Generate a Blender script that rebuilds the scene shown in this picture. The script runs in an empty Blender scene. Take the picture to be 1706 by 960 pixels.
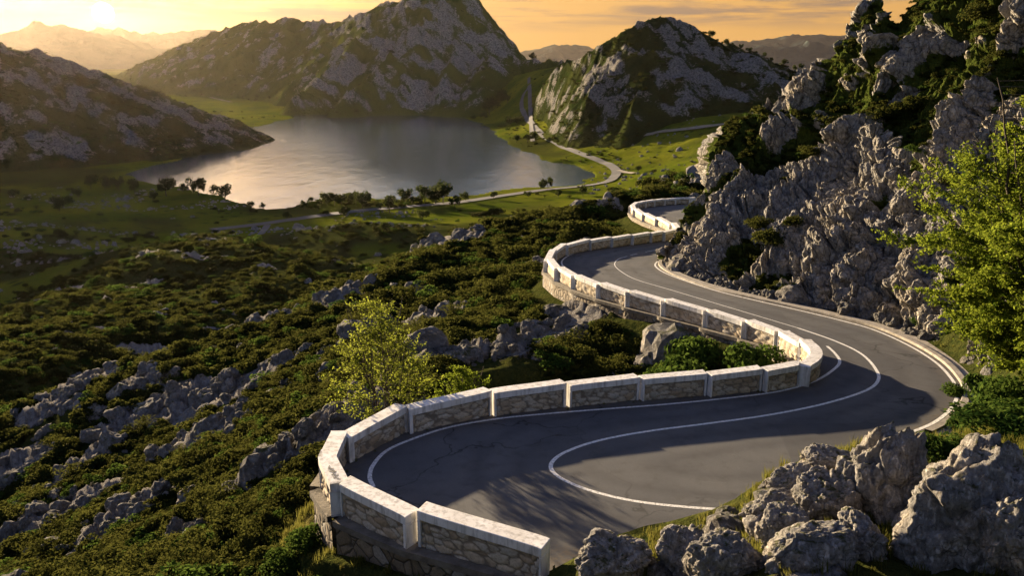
import bpy, bmesh, math, random, time
import numpy as np
from mathutils import Vector, Matrix
T0 = time.time()
rng = np.random.default_rng(7); random.seed(7)
C = bpy.context.scene.collection
sc = bpy.context.scene

# ------------------------------------------------------------------ camera model (photo pixels at 1706 x 960)
F, HZ, CZ = 1339.0, 105.0, 82.0            # focal in px, horizon row, eye height above the lake
PIT = math.atan((480-HZ)/F); cp, sp = math.cos(PIT), math.sin(PIT)
def ray(px, py):
    xr, yr = (px-853)/F, (480-py)/F
    return np.array([xr, cp+yr*sp, -sp+yr*cp])
def atY(px, py, Y):
    d = ray(px, py); P = d*(Y/d[1]); P[2] += CZ; return P
def atZ(px, py, z):
    d = ray(px, py); P = d*((z-CZ)/d[2]); P[2] = z; return P
A_, B_, BH = CZ-11.45, -0.08, 1.05          # the road is one gently falling plane z = A + B*Y
def road_z(y): return A_+B_*y
def on_road(px, py, lift=0.0):
    d = ray(px, py); t = (A_+lift-CZ)/(d[2]-B_*d[1]); P = d*t; P[2] += CZ; return P
def az_of(px): return (px-853)/F/cp          # x / y for far things near eye level

# ------------------------------------------------------------------ numpy noise
def _h(ix, iy, iz, s):
    h = (ix.astype(np.uint32)*np.uint32(374761393) + iy.astype(np.uint32)*np.uint32(668265263)
         + iz.astype(np.uint32)*np.uint32(2147483647) + np.uint32((s*974634777) & 0xffffffff))
    h = (h ^ (h >> np.uint32(13)))*np.uint32(1274126177)
    h = (h ^ (h >> np.uint32(16)))*np.uint32(2246822519)
    return h ^ (h >> np.uint32(15))
def _hf(h): return (h & np.uint32(0xffff)).astype(np.float32)/65535.0
def vnoise(P, s=0):                          # value noise, -1..1
    Pi = np.floor(P).astype(np.int32); f = (P-Pi).astype(np.float32); f = f*f*f*(f*(f*6-15)+10)
    r = 0
    for dx in (0, 1):
        wx = f[:, 0] if dx else 1-f[:, 0]
        for dy in (0, 1):
            wy = f[:, 1] if dy else 1-f[:, 1]
            for dz in (0, 1):
                wz = f[:, 2] if dz else 1-f[:, 2]
                r = r + wx*wy*wz*_hf(_h(Pi[:, 0]+dx, Pi[:, 1]+dy, Pi[:, 2]+dz, s))
    return r*2-1
def fbm(P, o=4, s=0, g=0.5):
    r, a, t = 0, 1.0, 0
    for k in range(o):
        r = r+a*vnoise(P*(2.03**k)+k*17.3, s+k); t += a; a *= g
    return r/t*1.6
def worley(P, s=0):                          # F1, F2, cell random
    Pi = np.floor(P).astype(np.int32); f = (P-Pi).astype(np.float32); n = len(P)
    F1 = np.full(n, 9., np.float32); F2 = np.full(n, 9., np.float32); ID = np.zeros(n, np.float32)
    for dx in (-1, 0, 1):
        for dy in (-1, 0, 1):
            for dz in (-1, 0, 1):
                h = _h(Pi[:, 0]+dx, Pi[:, 1]+dy, Pi[:, 2]+dz, s)
                jx = _hf(h); jy = _hf(h >> np.uint32(8)); h2 = _h(Pi[:, 0]+dx, Pi[:, 1]+dy, Pi[:, 2]+dz, s+91); jz = _hf(h2)
                d = (dx+jx-f[:, 0])**2+(dy+jy-f[:, 1])**2+(dz+jz-f[:, 2])**2
                c = d < F1
                F2 = np.where(c, F1, np.minimum(F2, d)); F1 = np.where(c, d, F1)
                ID = np.where(c, _hf(h2 >> np.uint32(7)), ID)
    return np.sqrt(F1), np.sqrt(F2), ID
def facets(P, s=0, crack=.12, tilt=.9):
    """angular blocks: each cell is a tilted plane of its own height, parted by narrow cracks; about 0..1"""
    Pi = np.floor(P).astype(np.int32); f = (P-Pi).astype(np.float32); n = len(P)
    F1 = np.full(n, 9., np.float32); F2 = np.full(n, 9., np.float32); H = np.zeros(n, np.float32)
    for dx in (-1, 0, 1):
        for dy in (-1, 0, 1):
            for dz in (-1, 0, 1):
                h = _h(Pi[:, 0]+dx, Pi[:, 1]+dy, Pi[:, 2]+dz, s); h2 = _h(Pi[:, 0]+dx, Pi[:, 1]+dy, Pi[:, 2]+dz, s+91)
                ox = f[:, 0]-dx-_hf(h); oy = f[:, 1]-dy-_hf(h >> np.uint32(8)); oz = f[:, 2]-dz-_hf(h2)
                d = ox*ox+oy*oy+oz*oz; c = d < F1
                hh = _hf(h2 >> np.uint32(6))*.55+tilt*(ox*(_hf(h >> np.uint32(3))-.5)+oy*(_hf(h >> np.uint32(12))-.5)+oz*(_hf(h2 >> np.uint32(11))-.5))
                F2 = np.where(c, F1, np.minimum(F2, d)); F1 = np.where(c, d, F1); H = np.where(c, hh, H)
    e = np.sqrt(F2)-np.sqrt(F1)
    return np.clip(H+.35, 0, 1.3)*(.35+.65*sstep(0, crack, e))
def sstep(a, b, x):
    t = np.clip((x-a)/(b-a), 0, 1); return t*t*(3-2*t)
def boulders(P, s=0, crack=.22):             # rounded blocks with dark crevices, 0..1
    F1, F2, ID = worley(P, s)
    return sstep(0, crack, F2-F1)**.7*(1-.55*F1*F1)*(.55+.45*ID), ID

# ------------------------------------------------------------------ object helpers
def mesh_np(name, V, faces, mats, attrs=None, smooth=True, parent=None, fmat=None):
    """faces: (n,4) or (n,3) int array, or a list of such arrays"""
    me = bpy.data.meshes.new(name)
    V = np.asarray(V, np.float32)
    fl = faces if isinstance(faces, list) else [faces]
    fl = [np.asarray(f, np.int32) for f in fl if len(f)]
    idx = np.concatenate([f.ravel() for f in fl]); cnt = np.concatenate([np.full(len(f), f.shape[1], np.int32) for f in fl])
    me.vertices.add(len(V)); me.vertices.foreach_set('co', V.ravel())
    me.loops.add(len(idx)); me.loops.foreach_set('vertex_index', idx)
    me.polygons.add(len(cnt)); st = np.concatenate([[0], np.cumsum(cnt)[:-1]]).astype(np.int32)
    me.polygons.foreach_set('loop_start', st); me.polygons.foreach_set('loop_total', cnt)
    me.polygons.foreach_set('use_smooth', np.full(len(cnt), smooth))
    if fmat is not None: me.polygons.foreach_set('material_index', np.asarray(fmat, np.int32))
    for k, v in (attrs or {}).items():
        a = me.attributes.new(k, 'FLOAT', 'POINT'); a.data.foreach_set('value', np.asarray(v, np.float32))
    me.update(calc_edges=True); me.validate()
    for m in (mats if isinstance(mats, (list, tuple)) else [mats]): me.materials.append(m)
    o = bpy.data.objects.new(name, me); C.objects.link(o)
    if parent: o.parent = parent
    return o
def tag(o, label=None, cat=None, group=None, kind=None):
    if label: o['label'] = label
    if cat: o['category'] = cat
    if group: o['group'] = group
    if kind: o['kind'] = kind
    return o
def empty(name, loc, rz=0.0, scale=1.0):
    o = bpy.data.objects.new(name, None); C.objects.link(o)
    o.location = [float(v) for v in loc]; o.rotation_euler = (0, 0, rz); o.scale = (scale,)*3
    o.empty_display_size = .2
    return o
def grid_faces(nr, nc):
    i = np.arange((nr-1)*nc).reshape(nr-1, nc)[:, :-1].ravel()
    return np.stack([i, i+1, i+nc+1, i+nc], 1)
def normals_grid(P):                          # P (nr,nc,3)
    du = np.gradient(P, axis=1); dv = np.gradient(P, axis=0)
    n = np.cross(du, dv); n /= np.linalg.norm(n, axis=2, keepdims=True)+1e-9
    return n
def catmull(pts, n=10):
    P = np.asarray(pts, float); P = np.vstack([2*P[0]-P[1], P, 2*P[-1]-P[-2]]); out = []
    for i in range(1, len(P)-2):
        a, b, c, d = P[i-1:i+3]
        for k in range(n):
            t = k/n
            out.append(.5*((2*b)+(-a+c)*t+(2*a-5*b+4*c-d)*t*t+(-a+3*b-3*c+d)*t**3))
    out.append(P[-2]); return np.array(out)

# ------------------------------------------------------------------ materials
class N:
    def __init__(s, name):
        s.m = bpy.data.materials.new(name); s.m.use_nodes = True; s.t = s.m.node_tree
        s.t.nodes.clear(); s.out = s.t.nodes.new('ShaderNodeOutputMaterial')
    def n(s, typ, **kw):
        x = s.t.nodes.new(typ)
        for k, v in kw.items():
            if k.startswith('i_'):
                key = k[2:]; key = int(key) if key.isdigit() else key.replace('_', ' ')
                if hasattr(v, 'is_output'): s.t.links.new(v, x.inputs[key])
                else: x.inputs[key].default_value = v
            else: setattr(x, k, v)
        return x
    def noise(s, vec, scale, detail=4, rough=.55, dist=0.):
        return s.n('ShaderNodeTexNoise', i_Vector=vec, i_Scale=scale, i_Detail=detail, i_Roughness=rough, i_Distortion=dist).outputs['Fac']
    def vor(s, vec, scale, feature='F1', out='Distance', rnd=1.0):
        x = s.n('ShaderNodeTexVoronoi', feature=feature, i_Vector=vec, i_Scale=scale, i_Randomness=rnd); return x.outputs[out]
    def ramp(s, fac, stops, interp='LINEAR'):
        x = s.n('ShaderNodeValToRGB', i_Fac=fac); r = x.color_ramp; r.interpolation = interp
        while len(r.elements) < len(stops): r.elements.new(.5)
        for e, (p, c) in zip(r.elements, stops):
            e.position = p; e.color = (*c, 1) if hasattr(c, '__len__') else (c, c, c, 1)
        return x.outputs['Color']
    def mix(s, fac, a, b, mode='MIX'):
        x = s.n('ShaderNodeMix', data_type='RGBA', blend_type=mode)
        for i, v in ((0, fac), (6, a), (7, b)):
            if hasattr(v, 'is_output'): s.t.links.new(v, x.inputs[i])
            elif i == 0: x.inputs[0].default_value = v
            else: x.inputs[i].default_value = (*v, 1)
        return x.outputs[2]
    def math(s, op, a, b=0.0, clamp=False):
        x = s.n('ShaderNodeMath', operation=op, use_clamp=clamp)
        for i, v in ((0, a), (1, b)):
            if hasattr(v, 'is_output'): s.t.links.new(v, x.inputs[i])
            else: x.inputs[i].default_value = v
        return x.outputs[0]
    def attr(s, name): return s.n('ShaderNodeAttribute', attribute_name=name).outputs['Fac']
    def pos(s): return s.n('ShaderNodeNewGeometry').outputs['Position']
    def obj(s): return s.n('ShaderNodeTexCoord').outputs['Object']
    def scale(s, vec, sc_, rot=(0, 0, 0)):
        return s.n('ShaderNodeMapping', i_Vector=vec, i_Scale=sc_, i_Rotation=rot).outputs[0]
    def bump(s, h, strength=.5, dist=.1, normal=None):
        x = s.n('ShaderNodeBump', i_Height=h, i_Strength=strength, i_Distance=dist)
        if normal is not None: s.t.links.new(normal, x.inputs['Normal'])
        return x.outputs[0]
    def pbsdf(s, col, rough=.9, normal=None, spec=.3, **kw):
        x = s.n('ShaderNodeBsdfPrincipled', i_Roughness=rough)
        x.inputs['Specular IOR Level'].default_value = spec
        if hasattr(col, 'is_output'): s.t.links.new(col, x.inputs['Base Color'])
        else: x.inputs['Base Color'].default_value = (*col, 1)
        if normal is not None: s.t.links.new(normal, x.inputs['Normal'])
        for k, v in kw.items(): x.inputs[k.replace('_', ' ')].default_value = v
        return x.outputs[0]
    def done(s, sh):
        s.t.links.new(sh, s.out.inputs['Surface']); return s.m

def rock_nodes(b, p, k=1.0, warm=(.27, .25, .225), cool=(.18, .18, .182)):
    """weathered limestone: grey with ochre stains, lichen and fine cracks; returns colour and height"""
    n1 = b.noise(p, .35*k, 5); n2 = b.noise(p, 2.2*k, 6, .6); n3 = b.noise(p, 11*k, 6, .65)
    c = b.mix(b.ramp(n1, [(.38, 0), (.62, 1)]), cool, warm)
    c = b.mix(b.ramp(n2, [(.3, .8), (.55, 0)]), c, (.10, .092, .082))
    c = b.mix(b.ramp(n3, [(.56, 0), (.72, .75)]), c, (.50, .48, .44))
    lich = b.noise(p, 5*k, 3, .6)
    c = b.mix(b.ramp(lich, [(.62, 0), (.68, .5)]), c, (.20, .13, .05))
    cr = b.vor(b.n('ShaderNodeVectorMath', operation='ADD', i_0=p, i_1=b.n('ShaderNodeVectorMath', operation='SCALE', i_0=b.n('ShaderNodeTexNoise', i_Vector=p, i_Scale=1.5*k).outputs['Color'], i_Scale=.9/k).outputs[0]).outputs[0], 1.3*k, 'DISTANCE_TO_EDGE')
    cm = b.math('MULTIPLY', b.ramp(cr, [(0, .75), (.03, 0)]), b.ramp(n1, [(.45, 0), (.6, 1)]))
    pit = b.noise(b.scale(p, (1, 1, .45)), 5*k, 8, .75, .6)
    c = b.mix(b.ramp(pit, [(.32, .85), (.46, 0)]), c, (.06, .055, .05))
    c = b.mix(cm, c, (.05, .045, .04))
    h = b.math('ADD', b.math('MULTIPLY', n2, .6), b.math('ADD', b.math('MULTIPLY', n3, .3), b.math('MULTIPLY', cm, -.3)))
    h = b.math('ADD', h, b.math('MULTIPLY', b.ramp(pit, [(.3, 0), (.55, 1)]), .7))
    return c, h
def mat_rock(name, k=1.0, moss=True, **kw):
    b = N(name); p = b.obj(); c, h = rock_nodes(b, p, k, **kw)
    if moss:
        up = b.n('ShaderNodeSeparateXYZ', i_0=b.n('ShaderNodeNewGeometry').outputs['Normal']).outputs['Z']
        mm = b.math('MULTIPLY', b.ramp(up, [(.55, 0), (.85, 1)]), b.ramp(b.noise(p, 1.7*k, 5, .7), [(.5, 0), (.6, .9)]))
        c = b.mix(mm, c, (.055, .06, .018))
    return b.done(b.pbsdf(c, .93, b.bump(h, 1., .16/k), spec=.03))
def leaf_mat(name, stops, trans=.45, hue=.5, spec=.25):
    b = N(name)
    r = b.n('ShaderNodeObjectInfo').outputs['Random']; v = b.attr('tone')
    f = b.math('ADD', b.math('MULTIPLY', v, .5), b.math('MULTIPLY', r, .5))
    c = b.ramp(f, stops)
    d = b.pbsdf(c, .8, spec=0.)
    tr = b.n('ShaderNodeBsdfTranslucent'); b.t.links.new(b.mix(.5, c, tuple(min(1, x*1.9) for x in stops[-1][1])), tr.inputs[0])
    mx = b.n('ShaderNodeMixShader', i_0=trans); b.t.links.new(d, mx.inputs[1]); b.t.links.new(tr.outputs[0], mx.inputs[2])
    return b.done(mx.outputs[0])

M = {}
M['rock'] = mat_rock('limestone', .8)
M['boulder'] = mat_rock('boulder_limestone', 2.2, warm=(.40, .36, .31), cool=(.26, .258, .258))
M['scrub'] = leaf_mat('scrub_leaf', [(0, (.006, .011, .004)), (.35, (.013, .020, .006)), (.6, (.024, .031, .008)), (.8, (.040, .048, .010)), (1, (.066, .066, .015))], .35)
M['shrub'] = leaf_mat('shrub_leaf', [(0, (.013, .030, .007)), (.5, (.026, .052, .010)), (1, (.055, .080, .015))], .4)
M['yellow'] = leaf_mat('spring_leaf', [(0, (.055, .09, .012)), (.5, (.105, .15, .018)), (1, (.19, .20, .028))], .5)
M['green'] = leaf_mat('fresh_leaf', [(0, (.022, .05, .006)), (.5, (.055, .095, .010)), (1, (.14, .165, .018))], .5)
M['treeleaf'] = leaf_mat('dark_leaf', [(0, (.014, .022, .007)), (.5, (.028, .040, .011)), (1, (.05, .06, .016))], .3)
M['grass'] = leaf_mat('grass_blade', [(0, (.028, .045, .008)), (.5, (.058, .078, .012)), (1, (.12, .105, .026))], .5)
b = N('bark'); p = b.obj()
M['bark'] = b.done(b.pbsdf(b.ramp(b.noise(b.scale(p, (14, 14, 2)), 1, 5), [(.3, (.03, .022, .016)), (.7, (.10, .08, .06))]), .95, b.bump(b.noise(b.scale(p, (14, 14, 2)), 1, 5), .6, .03)))

# ground: grass meadow / dry scrub earth / bare limestone, chosen by masks stored on the mesh
b = N('ground'); p = b.pos()
a_s, a_r, a_d = b.attr('scrub'), b.attr('rock'), b.attr('dry')
g1 = b.noise(p, .018, 6, .6); g2 = b.noise(p, .35, 6, .7); g3 = b.noise(p, 2.4, 5, .7)
gc = b.mix(b.ramp(g1, [(.38, 0), (.62, 1)]), (.054, .080, .006), (.132, .142, .012))
gc = b.mix(b.ramp(g2, [(.45, 0), (.7, .6)]), gc, (.085, .082, .020))
gc = b.mix(b.ramp(b.vor(p, .11), [(.12, .85), (.3, 0)]), gc, (.028, .038, .010))
ec = b.mix(b.ramp(g3, [(.35, 0), (.6, 1)]), (.020, .028, .008), (.044, .048, .013))
ec = b.mix(b.ramp(g2, [(.5, 0), (.72, .8)]), ec, (.042, .042, .012))
gc = b.mix(a_s, gc, ec)
gc = b.mix(b.math('MULTIPLY', a_d, b.ramp(g3, [(.3, .4), (.6, 1)])), gc, (.105, .09, .03))
rc, rh = rock_nodes(b, p, .9)
rm = b.ramp(b.math('ADD', a_r, b.math('MULTIPLY', b.math('SUBTRACT', g3, .5), .9)), [(.42, 0), (.58, 1)])
col = b.mix(rm, gc, rc)
hh = b.math('ADD', b.math('MULTIPLY', g2, 1.2), b.math('MULTIPLY', g3, .6))
nb = b.bump(hh, 1., .5); nb = b.bump(b.math('MULTIPLY', rh, rm), .8, .1, nb)
sh = b.n('ShaderNodeBsdfPrincipled', i_Roughness=.95, i_Base_Color=col, i_Normal=nb, i_Sheen_Roughness=.35)
sh.inputs['Specular IOR Level'].default_value = 0.
b.t.links.new(b.math('MULTIPLY', b.math('SUBTRACT', 1, rm), .0), sh.inputs['Sheen Weight'])
sh.inputs['Sheen Tint'].default_value = (.7, .85, .2, 1)
M['ground'] = b.done(sh.outputs[0])

# mountains: strata of pale rock and olive grass
def mat_mountain(name, k, grass=((.038, .058, .010), (.09, .098, .020)), rockw=(.36, .33, .28), rockc=(.22, .22, .222)):
    b = N(name); p = b.pos(); r = b.attr('rock')
    q = b.scale(p, (1, 1, .3), (0, .62, 0))
    n1 = b.noise(q, .012*k, 6, .65, .5); n2 = b.noise(q, .06*k, 7, .7, .3); n3 = b.noise(p, .35*k, 5, .7)
    c = b.mix(b.ramp(n2, [(.35, 0), (.65, 1)]), rockc, rockw)
    c = b.mix(b.ramp(n3, [(.38, .9), (.58, 0)]), c, (.06, .055, .05))
    gc = b.mix(b.ramp(n1, [(.4, 0), (.62, 1)]), grass[0], grass[1])
    gc = b.mix(b.ramp(n3, [(.5, 0), (.68, .6)]), gc, (.018, .024, .008))
    f = b.math('ADD', r, b.math('MULTIPLY', b.math('SUBTRACT', n2, .5), 1.1))
    f = b.math('ADD', f, b.math('MULTIPLY', b.math('SUBTRACT', n3, .5), .9))
    m = b.ramp(f, [(.40, 0), (.60, 1)])
    c = b.mix(m, gc, c)
    h = b.math('ADD', b.math('MULTIPLY', n2, 1.0), b.math('MULTIPLY', n3, .35))
    return b.done(b.pbsdf(c, .95, b.bump(h, .9, 6/k), spec=0.))
M['mountain'] = mat_mountain('mountain_rock', 1.0)
M['hillrock'] = mat_mountain('hill_rock', 1.5, ((.018, .027, .008), (.045, .052, .014)), (.27, .245, .205), (.165, .165, .165))
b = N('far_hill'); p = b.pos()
M['far'] = b.done(b.pbsdf(b.ramp(b.noise(p, .004, 6, .6), [(.4, (.032, .05, .055)), (.6, (.06, .075, .07))]), 1., b.bump(b.noise(p, .008, 6, .65), .8, 40), spec=0.))  # base colour pushed towards blue to stand in for distance haze

b = N('asphalt'); p = b.pos()
n1 = b.noise(p, .22, 4); n2 = b.noise(p, 60, 3, .7); n3 = b.noise(p, 1.6, 5, .6)
c = b.ramp(n1, [(.35, (.086, .089, .096)), (.65, (.128, .128, .130))])
c = b.mix(b.ramp(n2, [(.4, .5), (.62, 0)]), c, (.03, .03, .03)); c = b.mix(b.ramp(n2, [(.6, 0), (.75, .5)]), c, (.17, .165, .16))
c = b.mix(b.ramp(n3, [(.55, 0), (.75, .45)]), c, (.045, .043, .042))
wv = b.n('ShaderNodeVectorMath', operation='ADD', i_0=p, i_1=b.n('ShaderNodeVectorMath', operation='SCALE', i_0=b.n('ShaderNodeTexNoise', i_Vector=p, i_Scale=.9, i_Detail=5.).outputs['Color'], i_Scale=1.6).outputs[0]).outputs[0]
ck = b.vor(wv, .16, 'DISTANCE_TO_EDGE')
ln = b.attr('lane'); wob = b.math('MULTIPLY', b.math('SUBTRACT', n1, .5), 1.4)
lw = b.math('ABSOLUTE', b.math('SUBTRACT', b.math('ABSOLUTE', b.math('SUBTRACT', b.math('ADD', ln, wob), 1.9)), .8))
c = b.mix(b.math('MULTIPLY', b.ramp(lw, [(.05, .75), (.5, 0)]), b.ramp(n3, [(.3, .5), (.7, 1)])), c, (.058, .058, .062))
c = b.mix(b.math('MULTIPLY', b.ramp(b.attr('edge'), [(.15, .95), (1.3, 0)]), b.ramp(b.noise(p, 5, 5, .7), [(.4, 0), (.6, 1)])), c, (.13, .105, .075))
pt = b.vor(b.scale(p, (1, 1, 1), (0, 0, .5)), .13, 'F1', 'Color')
c = b.mix(b.ramp(b.n('ShaderNodeSeparateColor', i_0=pt).outputs[0], [(.8, 0), (.82, .35)]), c, (.05, .05, .054))
c = b.mix(b.math('MULTIPLY', b.ramp(ck, [(0, 1), (.009, 0)]), b.ramp(b.noise(p, .12, 2), [(.45, 0), (.6, .8)])), c, (.015, .015, .015))
M['asphalt'] = b.done(b.pbsdf(c, b.ramp(n3, [(.3, .75), (.7, .92)]), b.bump(n2, .5, .006), spec=.12))
b = N('road_paint'); p = b.pos()
M['paint'] = b.done(b.pbsdf(b.mix(b.ramp(b.noise(p, 14, 6, .75), [(.48, 0), (.62, .85)]), b.mix(b.noise(p, 1.3, 3), (.62, .62, .60), (.80, .79, .76)), (.16, .155, .15)), .7))
b = N('valley_asphalt'); p = b.pos()
M['valley_road'] = b.done(b.pbsdf(b.ramp(b.noise(p, .05, 4), [(.3, (.055, .055, .058)), (.7, (.095, .093, .092))]), .9))
b = N('valley_gravel'); p = b.pos()
M['gravel'] = b.done(b.pbsdf(b.ramp(b.noise(p, .2, 5), [(.3, (.17, .145, .10)), (.7, (.27, .235, .17))]), .95))

b = N('white_concrete'); p = b.pos()
st = b.noise(b.scale(p, (5, 5, .9)), 1, 6, .65); n2 = b.noise(p, 9, 6, .7); n3 = b.noise(p, 1.1, 4, .6)
c = b.mix(b.ramp(n3, [(.35, 0), (.7, 1)]), (.80, .79, .77), (.64, .62, .58))
c = b.mix(b.ramp(st, [(.47, 0), (.66, .8)]), c, (.33, .31, .28))
c = b.mix(b.ramp(n2, [(.6, 0), (.74, .6)]), c, (.22, .205, .18))
M['concrete'] = b.done(b.pbsdf(c, .85, b.bump(n2, .35, .012)))
def stone_mat(name, sc_, c0, c1, mort, jitter=.35):
    b = N(name); p = b.pos()
    w = b.n('ShaderNodeVectorMath', operation='ADD', i_0=p, i_1=b.n('ShaderNodeVectorMath', operation='SCALE', i_0=b.n('ShaderNodeTexNoise', i_Vector=p, i_Scale=5.).outputs['Color'], i_Scale=.09).outputs[0]).outputs[0]
    e = b.vor(w, sc_, 'DISTANCE_TO_EDGE'); cid = b.n('ShaderNodeSeparateColor', i_0=b.vor(w, sc_, 'F1', 'Color')).outputs[0]
    n = b.noise(p, 16, 5, .65)
    c = b.ramp(cid, [(0, c0), (.35, tuple(.6*a+.4*q for a, q in zip(c0, c1))), (.7, c1), (1, (.36, .35, .33))])
    c = b.mix(b.ramp(n, [(.3, .6), (.6, 0)]), c, tuple(.4*x for x in c0))
    c = b.mix(b.ramp(e, [(.012, 1), (.07, 0)]), c, mort)
    h = b.math('ADD', b.ramp(e, [(.02, 0), (.09, .7), (.3, 1)]), b.math('MULTIPLY', n, .15))
    return b.done(b.pbsdf(c, .9, b.bump(h, 1., .05)))
b = N('rubble_stone'); p = b.pos(); cid = b.attr('cell'); n = b.noise(p, 14, 6, .7)
c = b.ramp(cid, [(0, (.33, .25, .16)), (.25, (.46, .37, .26)), (.5, (.54, .46, .34)), (.75, (.44, .40, .33)), (1, (.60, .54, .44))])
c = b.mix(b.ramp(n, [(.3, .55), (.6, 0)]), c, (.17, .13, .085)); c = b.mix(b.ramp(b.noise(p, 3, 4, .6), [(.55, 0), (.7, .4)]), c, (.22, .19, .14))
c = b.mix(b.attr('joint'), c, (.19, .155, .115))
M['stone'] = b.done(b.pbsdf(c, .92, b.bump(n, .6, .02)))
M['wallstone'] = stone_mat('retaining_stone', 2.2, (.16, .125, .085), (.26, .21, .15), (.06, .05, .04))
b = N('coping'); p = b.pos()
M['coping'] = b.done(b.pbsdf(b.ramp(b.noise(p, 2.5, 6, .7), [(.3, (.075, .065, .052)), (.7, (.21, .185, .15))]), .95, b.bump(b.noise(p, 9, 5), .7, .03)))
b = N('kerb_concrete'); p = b.pos()
M['kerb'] = b.done(b.pbsdf(b.ramp(b.noise(p, 2.2, 6, .7), [(.3, (.13, .115, .095)), (.7, (.34, .31, .27))]), .92, b.bump(b.noise(p, 12, 5), .6, .02)))
b = N('graffiti_paint'); M['ink'] = b.done(b.pbsdf((.03, .03, .035), .7))
b = N('lake_water'); p = b.pos()
q = b.scale(p, (1, .35, 1), (0, 0, .45)); w1 = b.noise(q, .09, 6, .62, .4); w2 = b.noise(q, .9, 4, .6); w3 = b.noise(b.scale(p, (1, .3, 1), (0, 0, .2)), .008, 3, .5)
hw = b.math('ADD', b.math('MULTIPLY', w1, 1.), b.math('MULTIPLY', w2, .15))
bp = b.n('ShaderNodeBump', i_Height=hw, i_Distance=.55); b.t.links.new(b.ramp(w3, [(.3, .45), (.65, 1.)]), bp.inputs['Strength'])
M['water'] = b.done(b.pbsdf((.06, .085, .10), b.ramp(w3, [(.35, .08), (.62, .15)]), bp.outputs[0], spec=.5, IOR=1.75))

# ------------------------------------------------------------------ parapet line (top centre line in the photo, block by block)
BL = [((898,898),(715,854)),((681,845),(578,806)),((570,801),(540,763)),((540,761),(569,722)),((581,717),(666,680)),((688,674),(806,653)),
 ((827,649),(932,639)),((953,636),(1055,628)),((1074,626),(1169,621)),((1185,620),(1262,614)),((1275,613),(1326,607)),((1337,604),(1347,571)),
 ((1338,567),(1304,553)),((1300,549),(1250,535)),((1243,532),(1185,518)),((1178,515),(1115,501)),((1108,498),(1054,486)),((1049,484),(1005,473)),
 ((1000,471),(963,460)),((959,457),(934,447)),((931,445),(916,434)),((914,431),(919,418)),((922,416),(940,408)),((943,406.5),(979,400)),
 ((982,399.3),(1015,395.5)),((1018,395),(1049,391.5)),((1053,391),(1081,388)),((1083,387.8),(1102,385.6)),((1104,385.3),(1120,383)),
 ((1122,382.5),(1131,379)),((1131,378),(1122,372.5)),((1119,370.5),(1098,363)),((1095,362),(1076,356)),((1074,355),(1060,349)),((1059,348.2),(1053,343)),
 ((1053,342),(1059,338)),((1060.5,337.3),(1072,335)),((1073.5,334.8),(1087,333)),((1089,332.8),(1104,331.3)),((1106,331.1),(1122,330)),((1124,329.9),(1142,329.2))]
PP = []
for a, c in BL: PP += [on_road(*a, BH)[:2], on_road(*c, BH)[:2]]
# extend the near end out of frame and the far end behind the cliff
PP = [PP[0]+(PP[0]-PP[1])*.2] + [PP[0]+(PP[0]-PP[1])*.05] + PP + [PP[-1]+np.array([8, .8]), PP[-1]+np.array([22, 0])]
PATH = catmull(PP, 8); TP = np.arange(len(PATH))/8.0
_a, _b, _m = PATH[24*8].copy(), PATH[25*8].copy(), on_road(1379, 590, BH)[:2]
for _k in range(9):
    _t = _k/8; PATH[192+_k] = _a*(1-_t)**2+2*_m*_t*(1-_t)+_b*_t*_t
          # parameter = index into PP
def path_at(t):
    i = np.clip(t*8, 0, len(PATH)-1.001); k = np.floor(i).astype(int); f = (i-k)[..., None]
    return PATH[k]*(1-f)+PATH[k+1]*f
def path_frame(t):
    c = path_at(t); d = path_at(t+.12)-path_at(t-.12); d /= np.linalg.norm(d, axis=-1, keepdims=True)+1e-9
    return c, d, np.stack([-d[..., 1], d[..., 0]], -1)           # centre, tangent, outward normal (left of travel)

# inner side of the road: kerb line
KERB_PX = [(1140,418),(1118,427),(1104,432),(1098,438),(1101,446),(1118,457),(1150,470),(1200,485),(1260,499),(1330,514.5),(1400,531),(1460,547),(1520,573),(1568,602),(1597,632),(1606,655),(1597,682),(1570,706),(1535,724)]
KERB = catmull([on_road(*q)[:2] for q in KERB_PX], 8)
INNER = [on_road(*q)[:2] for q in ((1530,755),(1450,800),(1380,850),(1290,905),(1180,930),(1060,925),(955,930))]
far_in = [np.array([PATH[-1][0], PATH[-1][1]-5.]), np.array([34., 72.]), np.array([24., 70.])]
ROAD_POLY = np.vstack([PATH, far_in, KERB, INNER])
NPATH = len(PATH)
def poly_sdf(P, poly):                       # signed distance (negative inside) and nearest edge index
    n = len(poly); d2 = np.full(len(P), 1e18); idx = np.zeros(len(P), int); ins = np.zeros(len(P), bool)
    x, y = P[:, 0], P[:, 1]
    for i in range(n):
        a, c = poly[i], poly[(i+1) % n]; e = c-a; L = e@e+1e-12
        t = np.clip(((x-a[0])*e[0]+(y-a[1])*e[1])/L, 0, 1)
        q = (x-a[0]-t*e[0])**2+(y-a[1]-t*e[1])**2
        m = q < d2; d2 = np.where(m, q, d2); idx = np.where(m, i, idx)
        if a[1] != c[1]:
            ins ^= ((a[1] > y) != (c[1] > y)) & (x < (c[0]-a[0])*(y-a[1])/(c[1]-a[1])+a[0])
    d = np.sqrt(d2); return np.where(ins, -d, d), idx

LAKE_PX = [(212,290),(240,300),(290,308),(330,318),(370,329),(400,338),(440,346),(480,345),(520,337),(560,331),(620,333),(700,332),(760,327),(820,322),(900,313),(960,306),(990,296),(985,288),(950,276),(900,262),(868,247),(838,230),(810,211),(780,199),(720,188),(650,183),(560,184),(500,188),(478,198),(430,211),(402,222),(385,240),(330,256),(270,272)]
LAKE = catmull([atZ(*q, 0.)[:2] for q in LAKE_PX+LAKE_PX[:1]], 5)[:-1]

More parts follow.
